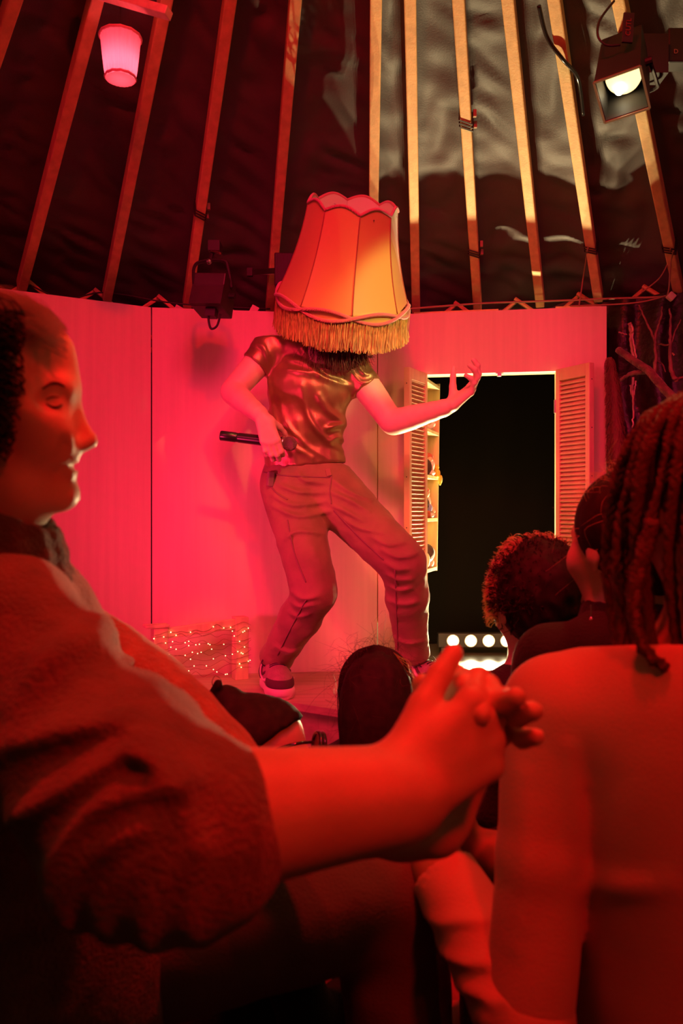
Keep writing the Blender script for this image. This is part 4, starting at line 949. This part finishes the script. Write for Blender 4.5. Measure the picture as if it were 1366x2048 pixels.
def combed(c, rad, R, pole, n, r0, seed=2, lift=.002, span=(.15, 2.2)):
    """hair lying along meridians from a pole direction"""
    r = np.random.default_rng(seed); pole = Vector(pole).normalized(); a = pole.orthogonal().normalized(); b = pole.cross(a); out = []
    for k in range(n):
        ph = r.uniform(0, 2 * math.pi); t0 = r.uniform(span[0], span[1] - .4); t1 = min(span[1], t0 + r.uniform(.5, 1.1)); P = []
        for i in range(6):
            t = t0 + (t1 - t0) * i / 5; p2 = ph + .05 * math.sin(3 * t + k); v = pole * math.cos(t) + (a * math.cos(p2) + b * math.sin(p2)) * math.sin(t)
            P.append(Vector(c) + Vector((v.x * rad[0], v.y * rad[1], v.z * rad[2])) * (1 + lift * r.uniform(-1, 2) / .1))
        out.append(P)
    return out

# ---------------- woman in profile at the left, clapping
wB = empty('person', (-.38, .92, 0), 'woman in profile in a knitted sweater, short dark hair, bare forearm stretched out clapping', 'person')
H = .88; b = lambda x, y, Y=H: at(x, y, Y)
F = Field(.02)
F.ell(b(-32, 745), (.094, .074, .086)); F.ell(b(58, 900), (.047, .056, .078), k=.03); F.ell(b(85, 835, .86), (.030, .05, .035), k=.03)
F.cap(b(112, 700), b(126, 768), .014, .012, k=.03)
F.cap(b(124, 778, .855), b(124, 778, .905), .0125, k=.012)                                             # brow ridge
F.cap(b(138, 806), b(176, 880), .0065, .0100, k=.012); F.ell(b(182, 884), (.0072, .008, .0068), k=.006); F.cap(b(150, 893, .866), b(164, 892, .870), .0080, .0075, k=.006)   # nose
F.ell(b(114, 802, .826), (.019, .018, .013), k=.012, sub=True); F.ell(b(106, 808, .848), (.0135,) * 3, k=.003); F.cap(b(98, 800, .838), b(122, 802, .842), .0035, .003, k=.003)   # eye with lid
F.cap(b(98, 818, .838), b(122, 815, .842), .0028, k=.003)
F.cap(b(144, 918, .862), b(146, 918, .894), .0072, k=.008); F.cap(b(140, 946, .864), b(142, 946, .892), .0080, k=.006); F.cap(b(142, 932, .835), b(152, 932, .92), .0042, k=.003, sub=True); F.cap(b(146, 966, .84), b(150, 966, .91), .006, k=.006, sub=True)
F.ell(b(128, 988), (.0165, .020, .0150), k=.014); F.cap(b(40, 975, .84), b(118, 995, .868), .018, .012, k=.02); F.ell(b(95, 880, .842), (.026, .018, .026), k=.02)
F.cap(b(128, 888, .836), b(112, 965, .836), .0045, .003, k=.006, sub=True)                             # cheek fold
F.cap(b(-12, 940), b(-40, 1130), .052, .058, k=.03); F.ell(b(-40, 850, .806), (.018, .007, .031), k=.006)
F.chain([b(-50, 1210, .90), b(-20, 1500, .93), b(60, 1900, .95)], [.055, .12, .14], k=.04)
Fa = Field(.016); FE, FW = b(330, 1655, .63), b(812, 1590, .665)
Fa.chain([b(5, 1250, .835), b(175, 1490, .71), FE], [.042, .042, .044]); Fa.chain([FE, FE.lerp(FW, .30), FE.lerp(FW, .7), FW], [.048, .0475, .039, .0325], k=.015, n=5)
hand(Fa, FW + Vector((-.006, 0, 0)), (.80, .42, .42), (-.30, .92, -.1), (-.3, .2, 1), ((.75, .85, .5), (.8, .9, .5), (.85, .9, .5), (.9, .9, .5)), .02, (.92, .45, .25), 1.12, .15, .0105)
LE, LW = b(440, 1600, .97), b(868, 1650, .77)
Fb = Field(.016); Fb.chain([b(120, 1300, 1.08), LE], [.055, .045]); Fb.chain([LE, LE.lerp(LW, .35), LW], [.046, .044, .031])
hand(Fb, LW, (.34, .02, .94), (.25, -.95, 0), (-.9, 0, .3), ((.55, 1.0, .6), (.6, 1.1, .6), (.6, 1.1, .6), (.65, 1.1, .6)), .05, (.93, .36, .05), 1.12, -.02, .0105)
TH = [(-.50, .92, .56), (-.20, .98, .585), (.055, 1.06, .60)]; TH2 = [(-.50, 1.12, .57), (-.20, 1.2, .60), (.09, 1.24, .63)]
F.chain([Vector(TH[0]), Vector(TH[1]), Vector(TH[2])], [.085, .078, .06], k=.04); F.chain([Vector(TH2[0]), Vector(TH2[1]), Vector(TH2[2])], [.085, .078, .06], k=.04); F.chain([b(60, 1900, .95), Vector((-.48, 1.0, .58))], [.14, .13], k=.05)
for t_ in (TH, TH2): F.cap(Vector(t_[2]), (t_[2][0] + .04, t_[2][1], .09), .055, .04); F.cap((t_[2][0] + .04, t_[2][1], .06), (t_[2][0] + .2, t_[2][1], .04), .04, .032)
bodyB = soft('body', [(F, .006), (Fa, .0045), (Fb, .0045)], M_SKIN2, wB, .006)
# sweater: torso, near sleeve pushed up in rolls, far sleeve, collar
S = Field(.03)
S.chain([b(-60, 1270, .90), b(-70, 1420, .92), b(20, 1700, .94), b(60, 1950, .95)], [.115, .16, .17, .165], k=.05)
NS = [b(0, 1230, .83), b(100, 1405, .745), b(205, 1560, .675), b(312, 1652, .635), b(410, 1668, .628), b(476, 1664, .635)]
S.chain(NS[:5], [.066, .062, .064, .066, .060], k=.03, n=5); S.cap(NS[4], NS[5], .064, .0545, k=.02, ends=1)
PB = lambda L, Y=.66: [b(x, y, Y) for x, y in L]
S.disp(ridges([(PB([(20, 1480), (150, 1430), (290, 1400), (365, 1440)]), .019, .011), (PB([(60, 1600), (190, 1510), (320, 1440), (400, 1480)]), .021, .010), (PB([(150, 1760), (190, 1620), (290, 1510), (420, 1490)]), .021, .010),
               (PB([(205, 1810), (200, 1700), (270, 1590), (410, 1530)]), .018, .010), (PB([(270, 1830), (265, 1720), (330, 1620), (430, 1560)]), .010, .010), (PB([(350, 1830), (345, 1740), (385, 1640), (445, 1590)]), .010, .010), (PB([(30, 1400), (100, 1290), (180, 1260)]), .010, .014), (PB([(60, 1330), (160, 1300), (240, 1340)]), .008, .012), (PB([(430, 1800), (425, 1700), (455, 1600)]), .007, .010)], .012, .013))
S.disp(crumple(.004, 24, 21)); S.disp(crumple(.0012, 260, 22))
soft('sweater', S, M_KNIT, wB, .0048)
S2 = Field(.03); S2.chain([b(30, 1270, 1.05), b(225, 1395, 1.05), b(325, 1490, 1.0), b(418, 1585, .965)], [.080, .078, .074, .063], k=.03); S2.cap(b(425, 1575, .965), LE.lerp(LW, .12), .064, .055, ends=1); S2.disp(crumple(.005, 30, 24)); S2.disp(crumple(.0015, 240, 25))
soft('sleeve', S2, M_FLEECE, wB, .006)
CO = Field(.012)
for t in np.linspace(0, 2 * math.pi, 17)[:-1]:
    t2 = t + 2 * math.pi / 16; g_ = lambda a, z, r: b(-38, 1050) + Vector((r * math.cos(a), r * .95 * math.sin(a), z - .62 * r * math.cos(a)))
    CO.cap(g_(t, .030, .074), g_(t2, .030, .074), .010); CO.cap(g_(t, .012, .079), g_(t2, .012, .079), .012); CO.cap(g_(t, -.012, .084), g_(t2, -.012, .084), .014)
CO.disp(crumple(.0015, 200, 5)); soft('collar', CO, mat('ribbed_collar', (.10, .06, .05), .9, sheen=.3, bump=.8, bscale=240), wB, .0045)
JN = Field(.03); 
for t_ in (TH, TH2):
    JN.chain([Vector(t_[0]), Vector(t_[1]), Vector(t_[2])], [.096, .090, .073], k=.03); JN.cap(Vector(t_[2]), (t_[2][0] + .035, t_[2][1], .16), .070, .055, k=.03)
JN.disp(crumple(.006, 28, 31)); soft('jeans', JN, M_DENIMDK, wB, .007)
# hair: short dark curls swept back, greyer wisps above the forehead
HR = Field(.015); HR.ell(b(-70, 740), (.090, .082, .092)); HR.ell(b(-55, 800, .835), (.055, .045, .055)); HR.ell(b(-15, 700, .83), (.040, .04, .045)); HR.clip((1, -.1, -.3), b(62, 720)); HR.disp(crumple(.016, 75, 33))
soft('hair', HR, M_HAIRDARK, wB, .005)
ln = []
r_ = np.random.default_rng(5)
for k in range(700):
    y = r_.uniform(620, 905); x = r_.uniform(-60, 52 - max(0, (y - 780) * .2)); p = b(x, y, .80 + r_.uniform(-.012, .02)); P = [p]; v = Vector((-1, 0, r_.uniform(-.3, .4)))
    for i in range(6):
        a = i * 1.1 + k; P.append(P[-1] + (v * .006 + Vector((math.cos(a), -.3, math.sin(a))) * .0065))
    ln.append(spline(P, 2))
hairs('curls', wB, M_HAIRDARK, ln, .0012)
ln = []
for k in range(1100):
    x = r_.uniform(20, 136); y0 = 600 + (x - 40) ** 2 * .006 + r_.uniform(0, 70); p = b(x, y0, .86 + r_.uniform(-.05, .05)); e = p + Vector((-r_.uniform(.03, .07), r_.normal(0, .01), r_.uniform(-.004, .016)))
    ln.append(spline([p, p.lerp(e, .5) + Vector((0, 0, .010)), e], 4))
hairs('grey_wisps', wB, M_HAIRGREY, ln, .00045)
# eye detail
bvB = bvh_of(bodyB)
def near(pts, lift=.0008, n=5):
    out = []
    for p in spline([at(x, y, .80) for x, y in pts], n):
        dd = (p - CAMP).normalized(); h_ = bvB.ray_cast(CAMP + dd * .4, dd)
        if h_[0] is not None: out.append(h_[0] + h_[1] * lift)
    return out
for nm, L, r_t, mm in (('eyelash', [(92, 808), (102, 814), (114, 815), (124, 809)], .0013, M_HAIRDARK), ('eyebrow', [(84, 778), (100, 768), (116, 767), (130, 774)], .0016, M_HAIRBROWN), ('eyelid_crease', [(92, 800), (104, 794), (118, 795)], .0007, M_HAIRDARK)):
    q_ = near(L)
    if len(q_) > 3: MB().tube(q_, [r_t * (.4 + .6 * math.sin(math.pi * (i_ + .5) / len(q_))) for i_ in range(len(q_))], 6).build(nm, mm, wB, True)
for s0, nm in ((.30, 'bench'),):
    bn = empty('audience_bench', (-.45, 1.0, 0), 'plain dark wooden bench under the woman in the knitted sweater', 'bench')
    MB().box((-.45, 1.0, .445), (.36, .62, .04)).build('seat', M_DECKDARK, bn, bevel=.004)
    for x in (-.58, -.32):
        for y in (.76, 1.24): MB().box((x, y, .2125), (.045, .045, .425)).build('leg', M_DECKDARK, bn)

# ---------------- person with braids at the right, seen from behind
wC = empty('person', (.45, .95, 0), 'person seen from behind in a plain long-sleeved top, long braids over the shoulder', 'person')
c = lambda x, y, Y=.90: at(x, y, Y)
Csh, Cel, Cwr = c(1112, 1418, .93), c(1055, 2030, .88), c(862, 1706, 1.03)
F = Field(.03); hc = c(1440, 1010, .92); head(F, hc, (-.15, 1), 1.02)
F.cap(hc + Vector((0, -.02, -.07)), c(1420, 1300, .91), .052, .06, k=.03); F.chain([c(1420, 1450, .91), c(1425, 1620, .92), c(1440, 1950, .95)], [.10, .12, .13], k=.05); F.cap(Csh, c(1420, 1420, .91), .042, .05, k=.03); F.cap(c(1730, 1420, .95), c(1420, 1420, .91), .042, .05, k=.03)
F.chain([Csh, Csh.lerp(Cel, .5), Cel], [.044, .038, .034]); F.chain([c(1730, 1420, .95), c(1760, 2000, .93)], [.052, .04])
F.chain([c(1440, 1950, .95), Vector((.50, .98, .56))], [.15, .14], k=.05)
for s_ in (-1, 1): F.chain([Vector((.50 + s_ * .10, .98, .54)), Vector((.50 + s_ * .24, 1.30, .55))], [.085, .06]); F.cap((.50 + s_ * .24, 1.30, .55), (.50 + s_ * .25, 1.30, .08), .055, .04); F.cap((.50 + s_ * .25, 1.30, .05), (.50 + s_ * .27, 1.44, .035), .04, .03)
Fa = Field(.015); Fa.chain([Cel, Cel.lerp(Cwr, .4), Cwr], [.042, .042, .029]); hand(Fa, Cwr, (.12, .25, 1), (1, .1, 0), (.1, -1, 0), (.25, .28, .3, .3), .05, (.7, .5, .3), 1.0)
Fb = Field(.015); RE, RW = c(1760, 2000, .93), at(930, 1690, 1.12); Fb.chain([RE, RE.lerp(RW, .4), RW], [.042, .042, .029]); hand(Fb, RW, (-.05, .2, 1), (-1, .1, 0), (0, -1, 0), (.2, .22, .25, .25), .05, (.7, .5, .3), 1.0)
soft('body', [(F, .007), (Fa, .005), (Fb, .005)], mat('brown_skin', (.42, .22, .14), .5, var=.1, vscale=25), wC, .007)
S = Field(.035)
S.chain([c(1425, 1400, .91), c(1425, 1600, .92), c(1440, 1800, .93), c(1440, 2050, .95)], [.135, .148, .148, .158], k=.05, flat=((0, 1, 0), .85))
S.cap(Csh + Vector((.004, 0, 0)), c(1400, 1410, .91), .062, .066, k=.05); S.cap(c(1730, 1425, .95), c(1440, 1410, .91), .062, .066, k=.05); S.cap(c(1425, 1400, .915), c(1435, 1330, .915), .075, .062, k=.03); S.clip((0, .2, 1), c(1420, 1292, .91))
S.cap(Csh, Csh.lerp(Cel, .5), .062, .051, k=.012); S.cap(Csh.lerp(Cel, .5), Cel, .051, .050, k=.012); S.chain([c(1730, 1425, .95), c(1765, 2000, .93)], [.062, .05], k=.02)
PC = lambda L, Y=.90: [c(x, y, Y) for x, y in L]
S.disp(ridges([(PC([(1150, 1540), (1148, 1640), (1150, 1790)]), -.002, .02), (PC([(1150, 1750), (1200, 1720), (1260, 1690)]), .007, .014), (PC([(1120, 1480), (1135, 1600), (1140, 1700)]), .006, .011), (PC([(1040, 1540), (1030, 1700), (1010, 1850)]), .004, .010), (PC([(1060, 1600), (1050, 1700), (1040, 1800)]), .002, .014)], .006, .012)); S.disp(crumple(.003, 9, 41))
S3 = Field(.02); S3.cap(Cel, Cel.lerp(Cwr, .86), .052, .043, ends=1)
S3.disp(ridges([(PC([(845, 1840), (900, 1800), (960, 1790)], .97), .006, .006), (PC([(850, 1900), (900, 1860), (965, 1835)], .97), .007, .006), (PC([(880, 1960), (910, 1900), (970, 1880)], .97), .007, .007), (PC([(905, 2020), (920, 1960), (945, 1900)], .97), .006, .007)], .006, .006))
S3.cap(Cel.lerp(Cwr, .80), Cwr, .036, .034, k=.004, sub=True)
S4 = Field(.02); S4.cap(RE, RE.lerp(RW, .8), .052, .043, ends=1)
soft('long_sleeved_top', [(S, .006), (S3, .005), (S4, .008)], M_TOP, wC, .006)
JN = Field(.03)
for s_ in (-1, 1): JN.chain([Vector((.50 + s_ * .10, .98, .54)), Vector((.50 + s_ * .24, 1.30, .55))], [.10, .075]); JN.cap((.50 + s_ * .24, 1.30, .55), (.50 + s_ * .25, 1.30, .12), .072, .055)
soft('trousers', JN, M_BLACKCLOTH, wC, .009)
M_BRAIDHAIR = mat('braid_hair', (.075, .030, .020), .5, bump=.5, bscale=400)
HF = Field(.02); HF.ell(hc + Vector((0, -.01, .03)), (.090, .108, .102)); HF.disp(crumple(.004, 120, 7)); soft('scalp_hair', HF, M_BRAIDHAIR, wC, .006)
r_ = np.random.default_rng(9)
def braid(parent, pts, rad, turns, m):
    P = spline(pts, 10); n = len(P); me = MB()
    for k in range(3):
        Q = []
        for i, p in enumerate(P):
            t = (P[min(i + 1, n - 1)] - P[max(i - 1, 0)]).normalized(); x = t.cross(Vector((0, 1, .1))).normalized(); y = x.cross(t); a = 2 * math.pi * (turns * i / n + k / 3); e = rad * (1 - .35 * i / n)
            Q.append(p + (x * math.sin(a) * 1.0 + y * math.sin(2 * a) * .5) * e * .62)
        me.tube(Q, [rad * .62 * (1 - .35 * i / n) for i in range(n)], 6)
    return me.build('braid', m, parent, True)
for k in range(30):
    a = math.radians(-250 + k * 320 / 29); ring = .072 + .02 * (k % 3) / 2
    o_ = Vector((math.cos(a), math.sin(a), 0)); top = hc + Vector((o_.x * .03, o_.y * .035, .125)); side = hc + Vector((o_.x * (.098 + .006 * (k % 3)), o_.y * .112, .035)); low = hc + Vector((o_.x * (.112 + .008 * (k % 2)), o_.y * .118, -.07))
    if math.cos(a) < -.2: low = low + Vector((-.004, 0, 0))
    end = hc + Vector((o_.x * (.108 + r_.uniform(-.02, .01)), o_.y * .105 - .02, -.185 - r_.uniform(0, .045)))
    braid(wC, [top, hc + Vector((o_.x * .078, o_.y * .088, .098)), side, low, end], .0095 * r_.uniform(.85, 1.15), 11, M_BRAIDHAIR)
braid(wC, [hc + Vector((-.10, -.06, -.02)), c(1275, 1150, .85), c(1268, 1230, .84), c(1290, 1300, .83), c(1330, 1335, .82)], .010, 11, M_BRAIDHAIR)
MB().tube(spline([c(1262, 1308, .88), c(1283, 1286, .875), c(1300, 1284, .87), c(1316, 1296, .875), c(1322, 1306, .88)], 6), .0022, 6).build('clothing_loop', M_TOP, wC, True)
bn = empty('audience_bench', (.50, .98, 0), 'plain dark wooden bench under the person with long braids', 'bench')
MB().box((.50, .98, .425), (.50, .34, .04)).build('seat', M_DECKDARK, bn, bevel=.004)
for x in (.30, .70):
    for y in (.86, 1.10): MB().box((x, y, .2025), (.045, .045, .405)).build('leg', M_DECKDARK, bn)

def floor_person(root, neck, hip_z, facing, torso_m, skin, hd, hsc=1.0, tilt=0, arms=None, width=.165, reach=.34):
    """a listener sitting low, seen from behind: body with head, arms and crossed legs, and a garment"""
    d, s = axes(facing); F = Field(.03); neck = Vector(neck); P = head(F, hd, facing, hsc, tilt); hip = Vector((neck.x, neck.y - .02, hip_z))
    F.cap(P(-.025, 0, -.06), neck, .045 * hsc, .05, k=.03); F.chain([neck - UPV * .03, neck.lerp(hip, .5), hip], [.075, .10, .115], k=.05, flat=(d, .85))
    sh = [neck + s * q_ * width - UPV * .055 for q_ in (-1, 1)]
    G = Field(.03); G.chain([neck - UPV * .045, neck.lerp(hip, .5), hip], [.085, .125, .14], k=.05, flat=(d, .85)); G.cap(neck - UPV * .012, neck - UPV * .06, .052, .07, k=.02)
    for i, q_ in enumerate((-1, 1)):
        F.cap(sh[i], neck - UPV * .05, .042, .06, k=.04); G.cap(sh[i], neck - UPV * .05, .056, .07, k=.04)
        el = (arms[i][0] if arms else sh[i] + d * .06 + s * q_ * .04 - UPV * .25); wr = (arms[i][1] if arms else el + d * .20 - s * q_ * .10 + UPV * .03); el, wr = Vector(el), Vector(wr)
        F.cap(sh[i], el, .042, .036); F.cap(el, wr, .036, .026); f_ = (wr - el).normalized(); hand(F, wr, f_, -s * q_, UPV, (.2, .25, .3, .3), .04, (.7, .5, .3), .95)
        G.cap(sh[i], el, .056, .047, k=.02); G.cap(el, wr.lerp(el, .1), .046, .036, k=.02, ends=1)
        kn_ = hip + d * reach + s * q_ * .22 + UPV * .04; ft = hip + d * reach * .6 - s * q_ * .06 - UPV * (hip_z - .05)
        F.cap(hip + s * q_ * .08, kn_, .08, .055); F.cap(kn_, ft, .05, .04); F.cap(ft, ft + d * .12 - s * q_ * .06, .036, .026)
    G.disp(crumple(.006, 22, int(neck.x * 100) + 200))
    soft('body', (F, .009), skin, root, .009); return soft('jacket', (G, .008), torso_m, root, .008), P

# ---------------- bun and glasses, between the woman and the stage
wD = empty('person', (-.16, 1.55, 0), 'listener in glasses with dark hair pinned up, head bowed low before the stage', 'person')
dh = at(516, 1512, 1.55); Pn = at(500, 1620, 1.52); floor_person(wD, Pn, .14, (.95, .30), M_BLACKCLOTH, M_SKIN2, dh, 1.0, -.15)
HF = Field(.015); HF.ell(dh + Vector((-.028, -.004, .034)), (.090, .092, .086)); HF.ell(dh + Vector((.0, .0, .046)), (.096, .084, .072)); HF.clip((.62, -.25, -.75), dh + Vector((.012, -.05, .030))); HF.ell(at(452, 1398, 1.54), (.030, .030, .028), k=.02); HF.cap(at(422, 1405, 1.53), at(436, 1366, 1.52), .012, .009, k=.01); HF.disp(crumple(.0035, 110, 51, (1, .3, 1))); soft('hair', HF, M_HAIRDARK, wD, .005)
hairs('loose_hair', wD, M_HAIRBROWN, combed(dh + Vector((-.02, 0, .03)), (.090, .090, .086), None, (-.8, 0, .7), 420, .001, 8, .003, (.1, 1.5)) + [spline([at(430, 1380, 1.52), at(424, 1365, 1.52), at(430, 1352, 1.52), at(441, 1358, 1.52), at(440 + k * .6, 1372, 1.52)], 4) for k in range(10)], .0009)
M_GL = mat('glossy_spectacle_frame', (.03, .02, .02), .08, coat=1); M_GLASS = mat('spectacle_glass', (.25, .12, .06), .03, metal=.3, spec=1)
gl = None
for j, (gx, gY) in enumerate(((634, 1.495), (642, 1.56))):
    gc = at(gx, 1490, gY); Rg = Vector((.95, .30, -.15)).to_track_quat('Z', 'Y').to_matrix()
    g_ = MB().tube([gc + Rg @ Vector((.026 * math.cos(t), .023 * math.sin(t), 0)) for t in np.linspace(0, 2 * math.pi, 25)[:-1]], .0042, 8, closed=True).build('spectacle_rim', M_GL, wD, True)
    MB().lathe([(.024, 0), (.015, .002), (1e-4, .0028)], gc, 20, Rg @ Matrix.Diagonal(Vector((1, .9, 1)))).build('lens', M_GLASS, g_, True)
MB().tube(spline([at(626, 1484, 1.485), at(600, 1486, 1.46), at(560, 1496, 1.455), at(530, 1510, 1.47)], 5), .0032, 6).build('spectacle_temple', M_GL, wD, True)
MB().tube([at(638, 1486, 1.515), at(641, 1486, 1.54)], .003, 6).build('spectacle_bridge', M_GL, wD)

# ---------------- long-haired child before the stage, seen from behind
wE = empty('person', (.08, 1.75, 0), 'small listener from behind with long straight dark hair and flyaways coloured as if backlit', 'person')
eh = at(752, 1386, 1.75); floor_person(wE, at(745, 1500, 1.76), .13, (.05, 1), M_BLACKCLOTH, M_SKIN2, eh - Vector((0, 0, .020)), .86, 0, width=.13)
HF = Field(.02); HF.ell(eh + Vector((0, -.008, .008)), (.080, .098, .096)); HF.chain([eh + Vector((0, -.06, .02)), at(745, 1440, 1.66), at(742, 1520, 1.65)], [.062, .058, .050], k=.03, flat=((0, 1, 0), .6)); HF.disp(crumple(.004, 130, 61, (1, .4, .1))); soft('hair', HF, M_HAIRDARK, wE, .005)
ln = []; r_ = np.random.default_rng(15)
for k in range(700):
    a = r_.uniform(math.pi * .95, 2.05 * math.pi); o_ = Vector((math.cos(a), math.sin(a), 0)); p0 = eh + Vector((o_.x * .004, o_.y * .004 - .005, .106)); p05 = eh + Vector((o_.x * .05, o_.y * .06, .086)); p1 = eh + Vector((o_.x * .081, o_.y * .100, .03)); p2 = eh + Vector((o_.x * .070 + r_.normal(0, .004), o_.y * .086, -.07)); p3 = eh + Vector((o_.x * .05 - .005 + r_.normal(0, .006), o_.y * .08 - .01, -.15 - r_.uniform(0, .03)))
    ln.append(spline([p0, p05, p1, p2, p3], 4))
hairs('long_hair', wE, M_HAIRDARK, ln, .0010)
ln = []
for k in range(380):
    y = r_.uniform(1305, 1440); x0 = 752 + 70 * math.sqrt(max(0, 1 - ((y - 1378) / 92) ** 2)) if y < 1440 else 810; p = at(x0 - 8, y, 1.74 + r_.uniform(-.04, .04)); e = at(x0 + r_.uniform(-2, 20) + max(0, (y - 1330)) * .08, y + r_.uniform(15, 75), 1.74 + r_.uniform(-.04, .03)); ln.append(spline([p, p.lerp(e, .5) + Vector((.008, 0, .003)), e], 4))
hairs('backlit_flyaways', wE, M_HAIRRIM, ln, .0006)  # backlight put into the colour of these flyaways
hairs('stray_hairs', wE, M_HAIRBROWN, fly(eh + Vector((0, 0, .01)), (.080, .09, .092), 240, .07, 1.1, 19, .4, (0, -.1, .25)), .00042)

# ---------------- curly head in front of the light bar
wF = empty('person', (.40, 1.55, 0), 'listener with short curly hair edged by golden backlight', 'person')
fh = at(1078, 1205, 1.55); floor_person(wF, at(1085, 1345, 1.55), .16, (-.25, 1), M_BLACKCLOTH, M_SKIN2, fh, 1.0, -.05,
    arms=((at(1180, 1640, 1.5), at(1150, 1700, 1.75)), (at(1010, 1440, 1.66), at(905, 1392, 1.60))) if False else None)
HF = Field(.02); HF.ell(fh + Vector((.004, -.010, .024)), (.092, .108, .106)); HF.ell(fh + Vector((.01, -.03, -.03)), (.07, .07, .07)); HF.disp(crumple(.009, 80, 71)); soft('hair', HF, M_HAIRDARK, wF, .005)
ln = []; r_ = np.random.default_rng(25)
for k in range(900):
    v = r_.normal(0, 1, 3); v[2] = abs(v[2]) * .9 - .35; v /= np.linalg.norm(v); p = fh + Vector((v[0] * .088, v[1] * .098, .02 + v[2] * .10)); t = Vector(r_.normal(0, 1, 3)); t = (t - Vector(v) * t.dot(Vector(v))).normalized(); o_ = Vector(v); w_ = o_.cross(t); P = []; cr = r_.uniform(.006, .012)
    for i in range(12):
        a = i * .85; P.append(p + o_ * (.002 + cr * .8 * (1 - math.cos(a)) * .7 + .0004 * i) + t * (i * .0022 + cr * math.sin(a) * .6) + w_ * cr * math.sin(a * .5 + k) * .6)
    ln.append(P)
hairs('curls', wF, M_HAIRDARK, ln, .0011)
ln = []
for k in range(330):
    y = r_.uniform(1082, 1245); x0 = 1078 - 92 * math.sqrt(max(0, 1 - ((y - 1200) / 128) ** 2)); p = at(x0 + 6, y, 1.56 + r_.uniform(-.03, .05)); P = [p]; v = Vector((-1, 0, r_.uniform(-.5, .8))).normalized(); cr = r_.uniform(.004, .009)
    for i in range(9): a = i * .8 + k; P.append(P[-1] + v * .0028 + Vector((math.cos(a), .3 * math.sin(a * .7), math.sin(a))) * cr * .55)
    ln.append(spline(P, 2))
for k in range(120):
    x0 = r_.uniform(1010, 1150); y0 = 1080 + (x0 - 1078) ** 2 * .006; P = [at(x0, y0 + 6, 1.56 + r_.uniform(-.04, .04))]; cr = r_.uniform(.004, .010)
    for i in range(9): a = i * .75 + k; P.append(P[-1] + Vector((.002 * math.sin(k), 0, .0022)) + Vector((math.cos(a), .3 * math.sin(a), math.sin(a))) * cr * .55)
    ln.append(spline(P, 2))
hairs('backlit_curls', wF, M_HAIRRIM, ln, .0008)  # rim curls of a dark head, coloured with the golden backlight
AS = Field(.02); AS.chain([at(1060, 1420, 1.58), at(1015, 1385, 1.60), at(950, 1392, 1.62), at(905, 1408, 1.63)], [.05, .042, .034, .028]); AS.disp(crumple(.006, 45, 77)); soft('raised_sleeve', AS, mat('rust_sleeve', (.40, .16, .10), .85, bump=.3, bscale=200, sheen=.2), wF, .005)

# ---------------- dark smooth head with earring beside the braids
wG = empty('person', (.47, 1.30, 0), 'listener with smooth dark pinned-back hair, black high collar and drop earring', 'person')
gh = at(1252, 1090, 1.30); jk, P_ = floor_person(wG, at(1265, 1240, 1.30), .42, (-.42, .90), M_BLACKCLOTH, M_SKIN2, gh, 1.0, 0, reach=.13)
HF = Field(.015); HF.ell(gh + Vector((.008, -.014, .032)), (.092, .102, .096)); HF.ell(gh + Vector((.025, -.045, -.015)), (.070, .06, .065)); HF.clip((-.6, .75, -.35), gh + Vector((-.06, .02, .0))); HF.disp(crumple(.003, 120, 81, (1, 1, .3))); soft('hair', HF, M_HAIRDARK, wG, .005)
hairs('stray_hairs', wG, M_HAIRRIM, fly(gh + Vector((.01, -.01, .03)), (.094, .103, .098), 130, .045, .8, 83, .5, (-.5, 0, .6)), .0004)
hairs('combed_hair', wG, M_HAIRDARK, combed(gh + Vector((.018, -.018, .030)), (.096, .094, .094), None, (.7, -.7, .1), 500, .001, 84, .002, (.1, 1.5)), .0009)
K = Field(.012)
for t in np.linspace(0, 2 * math.pi, 15)[:-1]:
    g_ = lambda a, z, r: at(1262, 1255, 1.30) + Vector((r * math.cos(a), r * math.sin(a), z)); t2 = t + 2 * math.pi / 14
    for z, r in ((.03, .064), (.008, .070), (-.02, .078)): K.cap(g_(t, z, r), g_(t2, z, r), .013)
soft('collar', K, M_BLACKCLOTH, wG, .006)
ec = at(1182, 1238, 1.245); er = MB().lathe([(1e-4, .010), (.003, .006), (.006, -.006), (.005, -.012), (1e-4, -.015)], ec - UPV * .006, 10).build('earring', mat('glass_drop', (.9, .7, .5), .08, metal=.6), wG, True); MB().tube([ec + UPV * .022, ec + UPV * .002], .0008, 5).build('earring_hook', M_STEEL, er)
st_ = empty('stool', (.485, 1.28, 0), 'low dark stool under the listener with the high black collar', 'stool')
MB().lathe([(1e-4, .30), (.15, .30), (.155, .285), (.15, .27), (1e-4, .27)], (.485, 1.28, 0), 28).build('seat', M_DECKDARK, st_)
for k in range(4): a = k * math.pi / 2 + .6; MB().tube([(.485 + .09 * math.cos(a), 1.28 + .09 * math.sin(a), .27), (.485 + .13 * math.cos(a), 1.28 + .13 * math.sin(a), 0)], .016, 8).build('leg', M_DECKDARK, st_)
